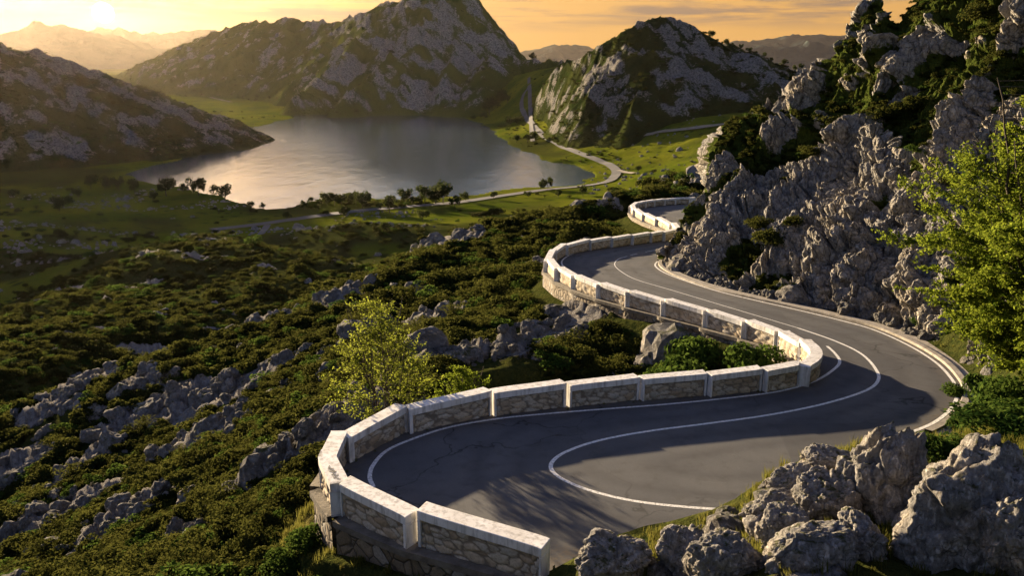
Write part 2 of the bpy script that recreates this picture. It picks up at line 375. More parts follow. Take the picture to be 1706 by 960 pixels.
# ------------------------------------------------------------------ terrain heights through control points seen in the photo
VIS = [(300,950,28),(440,905,25),(330,930,26.5),(150,950,35),(0,955,42),(-250,955,50),(470,840,26.5),(515,775,30),(350,810,41),(200,850,46),(80,770,62),
 (310,690,66),(340,740,54),(420,640,68),(500,700,46),(560,640,50),(600,600,58),(600,668,38),(700,610,45),(860,592,43),(760,510,70),(680,505,78),(900,530,58),(1000,565,46),(1130,602,39.5),
 (1000,612,38),(1250,590,38.5),(860,470,77),(800,430,98),(1010,408,86),(1050,378,97),(940,470,66),(1050,520,54),(1150,545,46),
 (1000,346,130),(950,366,118),(850,390,122),(700,432,118),(560,500,104),(400,572,92),(250,607,85),(130,642,80),(0,692,74),(-250,800,64),
 (1100,312,160),(1160,298,175),
 (340,386,290),(200,422,268),(100,470,235),(0,520,208),(-200,600,170),(450,407,285),(540,442,258),(590,475,230),(300,480,222),(300,560,165),(100,600,140),(450,520,185),(0,640,118),
 (0,362,390),(100,376,372),(190,401,350),(-200,352,405),(60,430,300),(0,480,255),(570,378,345),(505,398,330),(640,392,335),
 (1480,845,15.4),(1612,905,13),(1668,795,17),(1345,948,12.6),(1222,955,13.2),(1030,955,15.4),(1148,942,15.2),(1375,778,17),(1325,815,16.4),(1290,862,15.6),(1378,850,15.2),(1318,900,14.2),(1430,915,13.2),(1560,760,18.5),(1640,715,21),(1700,690,23),(1240,900,15.6),(1090,932,15.8)]
HID = [(850,165,-50),(700,165,-60),(560,145,-62),(400,125,-58),(250,115,-57),(100,110,-56),(-250,98,-54),(1000,190,-44),(1100,240,-50),(1200,260,-50),(1400,300,-40),
 (340,350,-77),(150,325,-75),(0,325,-73),(100,455,-79.5),(250,430,-79.8),(400,440,-80.5),(0,480,-79.5),(560,400,-79),(700,400,-78.5),(850,415,-78.5),(950,470,-78.5),(1050,430,-74),
 (580,305,-74.5),(650,290,-72),(720,280,-72),(850,290,-70),(480,312,-73),(700,230,-66),
 (930,670,-72),(870,940,-58),(878,1100,-38),(880,1250,-16),(930,1100,-30),(1100,560,-63),(1080,725,-50),(1010,780,-52),(1200,640,-49),(1000,600,-72),(940,800,-64),(930,700,-73),(895,760,-74),(960,640,-75),(1010,560,-74),(1200,480,-62),(1350,520,-50),(1500,500,-30),
 (480,1350,-80),(450,1700,-72),(300,1900,-68),(350,2300,-53),(230,2600,-42),(250,1500,-76),(100,1500,-70),(650,1450,-72),(780,1300,-66),(830,1150,-66),(-300,900,-70),(-300,2000,-60),
 (1200,1200,-40),(1500,1500,-40),(1800,2500,-50),(850,3500,-60),(300,4500,-60),(1300,4500,-60),(1706,5000,-60),(-200,5000,-60),(850,9000,-60),(200,9000,-60),(1600,9000,-60),
 # the near bank with the boulders, the verge and the ground under the cliff
 (950,13.4,-12.0),(700,15.0,-13.0),(500,19,-13.8),
 (1000,9,-8.6),(1400,8,-7.3),(1600,10.5,-8.6),(1750,9.5,-7.6),(700,9,-9.5),(300,14,-12.5),(0,18,-15),(-300,22,-17),(853,5,-7),(2000,9,-7.2),(2300,14,-6),
 (1650,26,-13.1),(1700,29,-13),(1800,27,-11.5),(1600,40,-13.5),(1500,47,-14.6),(1300,58,-16),(1200,64,-16.4),(1120,75,-17.2),(1200,84,-17.5),(1400,70,-13),(1700,60,-6),(1300,100,-20),(1500,110,-18),(2000,40,-4),(2300,70,0),(1800,120,-12),(1250,140,-24)]
cps = []
for px, py, Y in VIS:
    P = atY(px, py, Y); cps.append((P[0], P[1], P[2]-CZ))
for px, Y, z in HID:
    x = (px-853)/F*(Y*cp-z*sp); cps.append((x, Y, z))
cps = np.array(cps)
def zbase(r): return -8-73*sstep(math.log(9), math.log(420), np.log(r))
def uv(x, y): return np.arctan2(x, y)*1.7, np.log(np.hypot(x, y))
cu, cv = uv(cps[:, 0], cps[:, 1]); cr = np.hypot(cps[:, 0], cps[:, 1]); ct = (cps[:, 2]-zbase(cr))/cr
def tps(d2): return d2*np.log(d2+1e-9)*.5
K = tps((cu[:, None]-cu)**2+(cv[:, None]-cv)**2); n = len(cu)
Q = np.stack([np.ones(n), cu, cv], 1)
Mx = np.block([[K+np.eye(n)*2e-3, Q], [Q.T, np.zeros((3, 3))]])
W = np.linalg.solve(Mx, np.concatenate([ct, np.zeros(3)]))
def terrain_rel(x, y):
    out = np.empty(len(x))
    for s in range(0, len(x), 60000):
        u, v = uv(x[s:s+60000], y[s:s+60000])
        k = tps(((u[:, None]-cu)**2+(v[:, None]-cv)**2).astype(np.float32))
        t = k@W[:n].astype(np.float32)+W[n]+W[n+1]*u+W[n+2]*v
        r = np.exp(v); out[s:s+60000] = zbase(r)+t*r
    return out
OUTC = [(300,680,8.),(340,735,7.),(250,650,6.),(400,660,6.),(90,870,8.),(210,870,6.),(30,780,8.),(150,780,5.),(680,500,6.),(730,535,5.),(862,590,3.2),(830,640,3.),(760,600,4.),(980,530,5.),(1040,590,3.),(900,560,4.),
        (560,700,4.),(480,760,4.),(620,560,5.),(1000,470,5.),(330,880,4.),(420,800,4.),(700,660,3.),(60,690,5.),(1100,560,3.)]
NA, NR = 1050, 820
az = np.radians(np.linspace(-1, 1, NA)*0+np.concatenate([np.linspace(-100, -42, 60, endpoint=False), np.linspace(-42, 42, NA-120, endpoint=False), np.linspace(42, 100, 60)]))
rr = np.exp(np.concatenate([np.linspace(math.log(3.), math.log(2500), NR-60, endpoint=False), np.linspace(math.log(2500), math.log(15600), 60)]))
AZ, RR = np.meshgrid(az, rr); X = (RR*np.sin(AZ)).ravel(); Y = (RR*np.cos(AZ)).ravel(); R = RR.ravel()
Z = terrain_rel(X, Y)+CZ
P3 = np.stack([X, Y, Z*0], 1)
# natural roughness that grows with distance, kept small on the lake meadows
hi = sstep(6, 14, Z)*(R < 420)
Z += fbm(P3/28., 4, 3)*np.clip(R*.012, 0, 2.2)*(.35+.65*hi)+fbm(P3/140., 3, 5)*np.clip(R*.004, 0, 5)*(R > 150)
# limestone outcrops on the slope
rockm = np.zeros(len(X)); near = R < 330
for px, py, rad in OUTC:
    rad *= .78
    best = min(VIS, key=lambda q: (q[0]-px)**2+(q[1]-py)**2); Pq = atY(px, py, best[2])
    t = np.linspace(.6, 1.6, 400); d = ray(px, py); L = best[2]/d[1]
    Q3 = d[None]*(t*L)[:, None]; g = terrain_rel(Q3[:, 0], Q3[:, 1]); hit = np.where(Q3[:, 2] <= g)[0]
    Pq = Q3[hit[0]] if len(hit) else Pq
    dd = np.hypot(X[near]-Pq[0], Y[near]-Pq[1])
    rockm[near] = np.maximum(rockm[near], 1-sstep(rad*.3, rad*1.05, dd*(1+.35*fbm(P3[near]/4., 2, 9))))
P3z = np.stack([X, Y, Z], 1)
gen = sstep(.48, .66, fbm(P3z[near]/np.array([11., 11., 30.]), 4, 21))*sstep(8, 18, Z[near])
rockm[near] = np.maximum(rockm[near], .85*gen)
sel = np.where((rockm > .02) & (R < 330))[0]
B1 = facets(P3z[sel]/np.array([2.2, 2.2, 3.2]), 31, .2, 1.2); B2 = facets(P3z[sel]/np.array([.8, .8, 1.2]), 32, .25, 1.2) 
Z[sel] += rockm[sel]*(B1*1.35+B2*.5-.3)
# the lake basin
far = R > 250
dl = np.full(len(X), 999.); dl[far], _ = poly_sdf(np.stack([X[far], Y[far]], 1), LAKE)
nz = fbm(np.stack([X, Y, X*0], 1)/35., 3, 44)
dl = np.where(far, dl+nz*7, dl)
Z = np.where(far & (dl < 0), -.4+np.maximum(dl*.12, -8), np.where(far, np.where(dl < 140, np.minimum(np.maximum(Z, .35), 99)*sstep(-20, 140, dl)+(.35+dl*.025)*(1-sstep(-20, 140, dl)), np.maximum(Z, .5)), Z))
# the road bench: under the road, dropping away outside the parapet
nr = np.where((R < 170) & (np.degrees(np.arctan2(X, Y)) > -30))[0]
sd, ed = poly_sdf(np.stack([X[nr], Y[nr]], 1), ROAD_POLY)
pl = road_z(Y[nr]); zn = Z[nr].copy()
outp = (ed < NPATH-30) & (ed > 3) & (sd > 0)                   # nearest edge belongs to the parapet
cap = pl-.55-np.where(ed < 90, 1.6, .6)*sstep(.5, 1.5, sd)-.35*np.clip(sd-1.5, 0, 20)
zn = np.where(outp & (sd < 12), np.minimum(zn, cap+6*sstep(6, 12, sd)), zn)
flo = pl-np.where(ed < 90, 2.2, 1.25)-.7*np.clip(sd-.5, 0, 30); zn = np.where(outp & (sd < 7) & (ed < 470), np.maximum(zn, flo), zn)
kb = (ed >= NPATH) & (sd > 0) & (ed < NPATH+len(far_in)+len(KERB))
wk = sstep(.3, 2.2, sd); zn = np.where(kb, zn*wk+(pl+.02)*(1-wk), zn)
ib = (ed >= NPATH+len(far_in)+len(KERB)) & (sd > 0); wi = sstep(0., 1.2, sd); zn = np.where(ib, zn*wi+(pl-.1)*(1-wi), zn)
zn = np.where(sd <= 0.02, pl-.35, zn); Z[nr] = zn
ROADD = np.full(len(X), 99.); ROADD[nr] = sd
scrub = sstep(2.5, 7, Z)*(1-sstep(380, 450, R)); scrub = np.maximum(scrub, (R < 200)*1.)
scrub = np.maximum(scrub, .75*sstep(.1, .5, fbm(np.stack([X, Y, X*0], 1)/120., 4, 60))*(R > 420))
PXQ = 853+X/np.maximum(Y, 1)*1290.
crestY = np.interp(PXQ, [-300, 0, 100, 200, 260], [160, 208, 235, 268, 292])
mdw = np.maximum(sstep(255, 215, PXQ)*sstep(10, 24, Y-crestY)*(R < 480), sstep(455, 490, PXQ)*sstep(720, 660, PXQ)*sstep(266, 280, Y)*sstep(330, 318, Y))*(Y > 0)
mdw = mdw*sstep(-.5, -.1, fbm(np.stack([X, Y, X*0], 1)/25., 3, 61)); scrub = scrub*(1-.85*mdw)
dry = np.zeros(len(X))
for px, py, Yq, rad in ((480,815,26,4.),(430,870,25,3.),(520,760,30,2.5),(1330,820,15.5,1.5),(1100,900,16,1.2)):
    Pq = atY(px, py, Yq); dry = np.maximum(dry, 1-sstep(rad*.4, rad, np.hypot(X-Pq[0], Y-Pq[1])))
ground = tag(mesh_np('ground', np.stack([X, Y, Z], 1), grid_faces(NR, NA)[:, ::-1], M['ground'], {'scrub': scrub, 'rock': rockm, 'dry': dry}), 'rolling scrub and meadow valley around the lake', 'ground', kind='structure')
ZG = Z.reshape(NR, NA); RM = rockm.reshape(NR, NA); SD = ROADD.reshape(NR, NA); DL = dl.reshape(NR, NA); SC = scrub.reshape(NR, NA); MW = mdw.reshape(NR, NA)
lr = np.log(rr)
def lookup(G, x, y):
    x = np.atleast_1d(np.asarray(x, float)); y = np.atleast_1d(np.asarray(y, float))
    a = np.interp(np.arctan2(x, y), az, np.arange(NA)); r = np.interp(np.log(np.hypot(x, y)+1e-6), lr, np.arange(NR))
    i = np.clip(r.astype(int), 0, NR-2); j = np.clip(a.astype(int), 0, NA-2); fi, fj = r-i, a-j
    return G[i, j]*(1-fi)*(1-fj)+G[i+1, j]*fi*(1-fj)+G[i, j+1]*(1-fi)*fj+G[i+1, j+1]*fi*fj
def gz(x, y): return float(lookup(ZG, x, y)[0])
def hit(px, py, y0=8., y1=4000.):             # where the sight line of a pixel meets the ground
    d = ray(px, py); ys = np.exp(np.linspace(math.log(y0), math.log(y1), 1500)); Q3 = d[None]*(ys/d[1])[:, None]
    k = np.where(Q3[:, 2]+CZ <= lookup(ZG, Q3[:, 0], Q3[:, 1]))[0]
    if not len(k): return atZ(px, py, 0.5) if d[2] < 0 else atY(px, py, 1200)
    q = Q3[k[0]]; return np.array([q[0], q[1], gz(q[0], q[1])])
print('terrain', round(time.time()-T0, 1))

LK = LAKE
lo, hi_ = LK.min(0)-60, LK.max(0)+60
tag(mesh_np('lake_water', [(lo[0], lo[1], 0), (hi_[0], lo[1], 0), (hi_[0], hi_[1], 0), (lo[0], hi_[1], 0)], np.array([[0, 1, 2, 3]]), M['water'], smooth=False), 'still mountain lake mirroring the golden sky', 'lake', kind='structure')

# ------------------------------------------------------------------ mountains and hills
def mountain(name, label, ridges, pxr, Yr, nx, ny, mat, base, s=1, dz=1.0, rockbias=0., feat=40., warp=25., kind='structure', ax=1.):
    smp = []
    for slope, pts in ridges:
        W3 = np.array([atY(*q) for q in pts]); t = np.linspace(0, len(W3)-1, 14*len(W3))
        k = np.clip(t.astype(int), 0, len(W3)-2); f = (t-k)[:, None]; w = W3[k]*(1-f)+W3[k+1]*f
        smp.append(np.column_stack([w, np.full(len(w), slope)]))
    smp = np.vstack(smp)
    px = np.linspace(*pxr, nx); ys = np.exp(np.linspace(math.log(Yr[0]), math.log(Yr[1]), ny))
    XX = ((px-853)/F*cp)[None]*ys[:, None]; YY = np.repeat(ys[:, None], nx, 1); x, y = XX.ravel(), YY.ravel()
    q = np.stack([x, y, x*0], 1)
    wx = x+warp*.5*fbm(q/feat/1.6, 4, 70+s); wy = y+warp*fbm(q/feat/1.6, 4, 80+s)
    z = np.full(len(x), -1e9)
    for w in smp:
        d = np.hypot(np.where(wx < w[0], ax, 1.)*(wx-w[0]), wy-w[1]); z = np.maximum(z, w[2]-w[3]*np.where(d > 0, d**.97, 0))
    hgt = sstep(base, base+30*dz, z)
    q3 = np.stack([x, y, z], 1)
    rot = np.stack([q3[:, 0]*.8+q3[:, 2]*.6, q3[:, 1], -q3[:, 0]*.6+q3[:, 2]*.8], 1)
    bo = facets(rot/np.array([feat*.5, feat*.9, feat*1.7]), 100+s, .25, 1.3)
    bo2 = facets(rot/np.array([feat*.17, feat*.26, feat*.42]), 120+s, .3, 1.3)
    gul = 1-np.abs(fbm(rot/np.array([feat*.9, feat*1.5, feat*5]), 4, 150+s))*2
    rk = fbm(rot/np.array([feat*.6, feat*.8, feat*2.2]), 5, 140+s, .6)
    rock = np.clip(.5+rk*.75+rockbias+(bo-.5)*.35, 0, 1)
    if s == 2: rock = np.clip(rock-.25*np.tile(sstep(640, 440, px), ny), 0, 1)
    z = z+hgt*(dz*(fbm(q/feat/.6, 5, 160+s)*6)+dz*gul*5+rock*dz*(bo*10+bo2*5.-6))
    zg = lookup(ZG, x, y); rock *= sstep(-4, 26*dz, z-zg)
    z = np.where(z < zg, np.maximum(z, zg-9), z)
    o = mesh_np(name, np.stack([x, y, z], 1), grid_faces(ny, nx)[:, ::-1] if False else grid_faces(ny, nx), mat, {'rock': rock})
    tag(o, label, 'mountain', kind=kind)
    return z.reshape(ny, nx), px, ys, rock.reshape(ny, nx)
def mlook(mt, px, Y):
    z, p_, ys, rk = mt; j = int(np.clip(np.searchsorted(p_, px), 0, len(p_)-1)); i = int(np.clip(np.searchsorted(ys, Y), 0, len(ys)-1)); return z[i, j]
MT_L = mountain('hill', 'dark rocky hill falling to the lake at the left', [
    (.50, [(-500,-20,800),(-250,20,820),(-100,55,835),(0,72,840),(60,88,845),(110,102,850),(170,124,857),(230,146,865),(300,178,875),(350,202,882),(380,222,884),(402,240,880)]),
    (.55, [(110,102,850),(130,180,760),(150,262,680)]), (.5, [(0,72,840),(20,170,720),(30,262,640)]), (.6, [(230,146,865),(255,200,790),(262,262,700)])],
    (-520, 450), (520, 1150), 640, 320, M['hillrock'], -4., 1, .5, -.08, 24., 9.)
MT_M = mountain('mountain', 'craggy limestone mountain with a steep peak behind the lake', [
    (.60, [(205,122,3000),(270,92,2800),(330,64,2600),(380,47,2400),(430,36,2250),(480,30,2100)]), (.8, [(480,30,2100),(560,38,1900),(600,25,1800),(640,6,1750),(668,-6,1720)]), (1.25, [(668,-6,1720),(700,-40,1690),(735,-60,1680),(763,14,1660),(790,62,1640),(822,92,1600),(880,99,1540),(930,100,1500),(965,104,1480)]),
    (.95, [(712,0,1640),(698,34,1580),(655,90,1470),(615,135,1390),(575,172,1310)]), (.9, [(662,8,1690),(610,58,1610),(545,115,1490),(490,168,1370)]),
    (.75, [(560,38,1900),(500,66,1940),(440,96,1980)]), (1.1, [(762,34,1620),(765,84,1520),(745,140,1390)]), (.7, [(830,78,1600),(822,110,1450),(795,140,1350)])],
    (150, 1010), (1180, 3400), 900, 420, M['mountain'], 3., 2, 1.0, -.05, 50., 22.)
MT_R = mountain('hill', 'conical rocky hill with a tree dotted ridge right of the lake', [
    (1.35, [(896,148,1060),(930,116,980),(960,100,910),(1000,78,870)]), (.8, [(1000,80,870),(1040,48,855),(1075,32,850)]),
    (.85, [(1060,40,850),(1075,34,850),(1105,28,850),(1140,36,850),(1175,54,850),(1210,80,852),(1270,103,860),(1350,125,880),(1450,148,900),(1600,150,930)]),
    (.8, [(1105,28,850),(1090,90,800),(1070,140,765),(1050,180,735)]), (1.0, [(1075,34,850),(1020,110,820),(980,160,790)]), (.55, [(1210,72,852),(1200,130,790),(1180,180,740)])],
    (800, 1640), (600, 1200), 640, 320, M['hillrock'], 30., 3, .5, -.11, 26., 8., ax=2.4)
for i, (lab, rg, pxr, Yr) in enumerate([
    ('hazy golden hills under the low sun', [(.35, [(-400,40,9200),(-100,55,9200),(0,58,9000),(60,47,9000),(110,44,9000),(150,50,9000),(200,68,8800),(250,95,8600),(300,118,8400)])], (-420, 420), (6400, 11500)),
    ('faint far range right of the sun', [(.3, [(100,58,12920),(180,50,12750),(240,58,12750),(300,57,12750),(345,52,12750),(400,66,12750),(470,80,12750)])], (60, 520), (11000, 14500)),
    ('blue ridge behind the conical hill', [(.3, [(1160,96,9520),(1240,88,9520),(1300,80,9520),(1350,76,9520),(1400,70,9520),(1450,66,9520),(1560,60,9520),(1700,60,9520)])], (1120, 1760), (8000, 11200)),
    ('pale blue mountains along the far horizon', [(.3, [(880,84,13940),(935,76,13940),(985,78,13940),(1010,86,13940),(1180,76,13260),(1230,68,12920),(1280,62,12920),(1340,58,12920),(1400,60,12920),(1500,46,12920),(1700,40,12920)])], (860, 1760), (11500, 15000))]):
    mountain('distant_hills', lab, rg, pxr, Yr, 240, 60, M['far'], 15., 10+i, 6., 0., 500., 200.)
print('mountains', round(time.time()-T0, 1))

# ------------------------------------------------------------------ the cliff above the road
CB = [(1096,424),(1112,440),(1150,458),(1200,478),(1260,491),(1330,508),(1400,523),(1470,539),(1540,566),(1620,610),(1720,660),(1850,730),(2050,820)]
CT = [(1096,424),(1110,412),(1128,384),(1145,345),(1160,318),(1172,284),(1190,240),(1215,194),(1250,172),(1290,155),(1335,130),(1370,114),(1386,92),(1408,64),(1425,50),(1445,16),(1466,8),(1480,28),(1498,46),(1512,20),(1530,-8),(1600,-70),(1720,-150),(1850,-220),(2050,-300)]
YT = [(1096,66.5),(1128,70),(1160,75),(1215,82),(1290,84),(1370,80),(1445,76),(1530,72),(1720,62),(2050,55)]
cxs = np.concatenate([np.linspace(1096, 1720, 620, endpoint=False), np.linspace(1720, 2050, 60)]); NV = 560
yb = np.interp(cxs, *zip(*CB)); yt = np.interp(cxs, *zip(*CT)); Ytp = np.interp(cxs, *zip(*YT))
Yb = np.array([on_road(a, c)[1]+(.6 if a > 1115 else .2) for a, c in zip(cxs, yb)])
s_ = np.linspace(0, 1, NV)
prof = s_**1.25
rows = []
for k in range(NV):
    py = yb+(yt-yb)*s_[k]; Yk = Yb+(Ytp-Yb)*prof[k]
    d0 = np.stack([(cxs-853)/F, cp+(480-py)/F*sp, -sp+(480-py)/F*cp], 1); rows.append(d0*(Yk/d0[:, 1])[:, None])
top = rows[-1]
for k in range(1, 40):
    q = top.copy(); q[:, 1] += k*.8; q[:, 0] += k*.35; q[:, 2] -= .012*(k*.8)**2+.15*k; rows.append(q)
low = rows[0].copy(); low[:, 2] -= 1.2; rows = [low]+rows
G = np.array(rows); G[..., 2] += CZ
nG = normals_grid(G); nG *= np.sign((nG*np.array([-.5, -.8, .3])).sum(2, keepdims=True)+1e-9)
for _ in range(3): nG[1:-1] = (nG[:-2]+nG[1:-1]*2+nG[2:])/4
nG /= np.linalg.norm(nG, axis=2, keepdims=True)
V = G.reshape(-1, 3); nn = nG.reshape(-1, 3)
# strata lean: blocks stretched along a steep direction that tilts left
sd_ = np.array([-.30, .1, .95]); sd_ /= np.linalg.norm(sd_)
t1 = np.cross(sd_, [0, 1, 0]); t1 /= np.linalg.norm(t1); t2 = np.cross(sd_, t1)
L3 = np.stack([V@t1, V@t2, V@sd_], 1); L3 += .22*np.stack([fbm(V/2.2, 3, 201), fbm(V/2.2, 3, 202), fbm(V/2.2, 3, 203)], 1)
fin = 1-np.abs(fbm(L3/np.array([9., 9., 26.]), 3, 205))*1.6
b0 = facets(L3/np.array([3.2, 3.2, 11.]), 210, .14, .9); b1 = facets(L3/np.array([1.15, 1.15, 3.2]), 211, .2, 1.); b2 = facets(L3/np.array([.42, .42, .9]), 212, .25, 1.2)
ampx = .45+.55*sstep(1120, 1200, cxs)
amp = np.concatenate([np.full(len(cxs), .25)]+[np.full(len(cxs), min(1, .3+s_[k]*14)) for k in range(NV)]+[np.full(len(cxs), 1.)]*39)*np.tile(ampx, NV+40)
vegN = fbm(np.stack([V[:, 0]*.8+V[:, 2]*.5, V[:, 1], V[:, 2]*.8-V[:, 0]*.5], 1)/np.array([7., 6., 2.6]), 4, 220)
veg = sstep(.0, .32, vegN+.25*(fin-.6)*-1)
ledge = (1-.55*veg)
vc = sstep(0, .07, np.abs(fbm(L3/np.array([2.6, 2.6, 24.]), 3, 240)))
disp = amp*((vc-1)*.9+fin*1.6-1.0+ledge*(b0*2.0+b1*.85+b2*.3-1.4)-veg*.5+fbm(V/.5, 3, 230)*.07)
V2 = V+nn*disp[:, None]
cl = V2.reshape(G.shape); n2 = normals_grid(cl); upz = np.abs(n2[..., 2]).ravel()
b_ = N('cliff_rock'); p = b_.pos(); c, h = rock_nodes(b_, p, .9, (.41, .37, .31), (.27, .27, .272))
n3 = b_.noise(p, 3., 5, .7); vg = b_.attr('veg')
for sc__, w__, dk in ((.62, .035, .85), (1.9, .05, .7)):
    q_ = b_.scale(p, (1., 1., .42), (0, .28, 0)); q_ = b_.n('ShaderNodeVectorMath', operation='ADD', i_0=q_, i_1=b_.n('ShaderNodeVectorMath', operation='SCALE', i_0=b_.n('ShaderNodeTexNoise', i_Vector=p, i_Scale=1.2*sc__, i_Detail=4.).outputs['Color'], i_Scale=.8/sc__).outputs[0]).outputs[0]
    e_ = b_.vor(q_, sc__, 'DISTANCE_TO_EDGE'); m_ = b_.math('MULTIPLY', b_.ramp(e_, [(0, dk), (w__, 0)]), b_.ramp(n3, [(.35, .4), (.6, 1)]))
    c = b_.mix(m_, c, (.035, .032, .028)); h = b_.math('ADD', h, b_.math('MULTIPLY', b_.ramp(e_, [(0, 0), (w__*2.2, 1)]), .8))
vm = b_.ramp(b_.math('ADD', vg, b_.math('MULTIPLY', b_.math('SUBTRACT', n3, .5), 1.)), [(.45, 0), (.6, 1)])
c = b_.mix(vm, c, b_.mix(n3, (.025, .040, .008), (.070, .086, .018)))
M['cliff'] = b_.done(b_.pbsdf(c, .94, b_.bump(h, 1., .14), spec=0.))
vegm = np.clip(veg*1.0+sstep(.55, .9, upz)*.45*sstep(-.2, .3, vegN), 0, 1)
cav = sstep(.30, .12, b1)*.4
cliff = tag(mesh_np('cliff', V2, grid_faces(*G.shape[:2]), M['cliff'], {'veg': np.clip(vegm+cav*.5, 0, 1)}), 'steep fractured limestone cliff above the road', 'cliff', kind='structure')
print('cliff', round(time.time()-T0, 1))

# ------------------------------------------------------------------ road, markings, kerb
from mathutils.geometry import delaunay_2d_cdt
gx, gy = np.meshgrid(np.arange(-9, 36, .55), np.arange(12, 112, .75)); gp = np.stack([gx.ravel(), gy.ravel()], 1); gp += rng.uniform(-.1, .1, gp.shape)
gp = gp[poly_sdf(gp, ROAD_POLY)[0] < -.25]; allp = np.vstack([ROAD_POLY, gp]); nq = len(ROAD_POLY)
res = delaunay_2d_cdt([Vector(q) for q in allp], [(i, (i+1) % nq) for i in range(nq)], [list(range(nq))], 1, 1e-5)
RV = np.array([(v[0], v[1]) for v in res[0]]); RF = [tuple(f) for f in res[2]]
RF = [f if (RV[f[1]][0]-RV[f[0]][0])*(RV[f[2]][1]-RV[f[0]][1])-(RV[f[1]][1]-RV[f[0]][1])*(RV[f[2]][0]-RV[f[0]][0]) > 0 else f[::-1] for f in RF]
CEN = [(1330,858),(1250,852),(1150,846),(1060,836),(990,820),(943,802),(920,785),(921,769),(946,752),(1000,734),(1080,719),(1180,706),(1280,692),(1370,674),(1438,653),(1462,636),(1460,617),(1435,590),(1390,568),(1330,547)]
CEN2 = [(1330,547),(1270,529),(1200,508),(1120,484),(1060,466),(1034,452),(1024,441),(1030,432),(1045,427)]
cl_ = catmull([on_road(*q)[:2] for q in CEN+CEN2[1:]+[(1075,420),(1110,414),(1150,409)]], 6)
cd = np.min(np.hypot(RV[:, None, 0]-cl_[None, :, 0], RV[:, None, 1]-cl_[None, :, 1]), axis=1); ed_ = -poly_sdf(RV, ROAD_POLY)[0]
road = mesh_np('road', np.column_stack([RV, road_z(RV[:, 1])]), np.array(RF), M['asphalt'], {'lane': cd, 'edge': ed_}, smooth=False); tag(road, 'winding grey asphalt mountain road with white lines', 'road', kind='structure')
def ribbon(name, pts, w, mat, lift=.004, zf=None, parent=None, n=8, gaps=None):
    L = catmull(pts, n) if n else np.asarray(pts); d = np.gradient(L, axis=0); d /= np.linalg.norm(d, axis=1, keepdims=True)+1e-9
    nrm = np.stack([-d[:, 1], d[:, 0]], 1); w = np.broadcast_to(w, len(L))[:, None]
    a, c = L+nrm*w/2, L-nrm*w/2
    zf = zf or (lambda x, y: road_z(y))
    V = np.vstack([np.column_stack([a, zf(a[:, 0], a[:, 1])+lift]), np.column_stack([c, zf(c[:, 0], c[:, 1])+lift])]); m = len(L)
    i = np.arange(m-1)
    if gaps: i = i[(i//gaps) % 2 == 0]
    return mesh_np(name, V, np.stack([i+m, i+m+1, i+1, i], 1), mat, smooth=False, parent=parent)
def pxr_(l): return [on_road(*q)[:2] for q in l]
ribbon('centre_line', pxr_(CEN), .15, M['paint'], parent=road)
ribbon('centre_line', pxr_(CEN2), .08, M['paint'], parent=road)
ribbon('dashed_line', pxr_([(1050,425.5),(1075,420),(1110,414),(1150,409)]), .09, M['paint'], parent=road, gaps=4)
ribbon('edge_line', pxr_([(622,812),(616,795),(622,775),(645,751),(690,731),(750,712),(830,698),(920,689),(1020,681),(1110,674),(1210,664),(1300,652),(1358,635),(1390,615),(1399,602),(1390,588),(1378,577)]), .15, M['paint'], parent=road)
ribbon('edge_line', pxr_([(946,452),(937,442),(937,434),(948,426),(970,418),(1005,411),(1060,404),(1120,399)]), .14, M['paint'], parent=road)
ribbon('edge_line', pxr_([(1120,428),(1102,433),(1093,438),(1093,445),(1110,456),(1150,471),(1200,486.5),(1260,501),(1330,517),(1400,534),(1456,550),(1514,576),(1560,605),(1587,634),(1595,655),(1586,679),(1560,702),(1525,718),(1470,738),(1400,758)]), .15, M['paint'], parent=road)
def strip(name, L, off0, off1, z0, z1, mat, seg=None, parent=None, gap=.012):
    """kerb-like box swept along L (outside = right of travel is +off)"""
    d = np.gradient(L, axis=0); d /= np.linalg.norm(d, axis=1, keepdims=True); nrm = np.stack([-d[:, 1], d[:, 0]], 1)
    V, Fq = [], []
    m = len(L); prof = [(off0, z0), (off0, z1-.025), (off0+.025, z1), (off1, z1), (off1, z0)]
    k = len(prof)
    for i in range(m):
        for o_, z_ in prof:
            q = L[i]+nrm[i]*o_; V.append((q[0], q[1], road_z(q[1])+z_))
    for i in range(m-1):
        if seg and i % seg == seg-1: continue
        for j in range(k): Fq.append((i*k+j, i*k+(j+1) % k, (i+1)*k+(j+1) % k, (i+1)*k+j))
    return mesh_np(name, V, np.array(Fq), mat, smooth=False, parent=parent)
# the kerb path runs with the road on its right, so its outside is left
kd = KERB[6:]
kl = np.concatenate([[0], np.cumsum(np.linalg.norm(np.diff(kd, axis=0), axis=1))]); tt = np.arange(0, kl[-1], .5)
KD = np.stack([np.interp(tt, kl, kd[:, 0]), np.interp(tt, kl, kd[:, 1])], 1)
ka = sum(KERB[i][0]*KERB[i+1][1]-KERB[i+1][0]*KERB[i][1] for i in range(len(KERB)-1))
mid = len(KD)//3; tdir = KD[mid+1]-KD[mid]; nl = np.array([-tdir[1], tdir[0]]); nl /= np.linalg.norm(nl)
sgn = 1 if poly_sdf((KD[mid]+nl*.6)[None], ROAD_POLY)[0][0] > 0 else -1
def kstrip(name, a, c, z0, z1, mat, seg=None): return strip(name, KD if sgn > 0 else KD[::-1], a, c, z0, z1, mat, seg)
tag(kstrip('kerb', -.06, .24, -.3, .13, M['kerb'], None), 'low stone kerb along the inner edge of the road', 'kerb', kind='structure')
tag(kstrip('verge', .25, .95, -.3, .05, M['kerb']), 'worn concrete strip behind the kerb', 'verge', kind='structure')

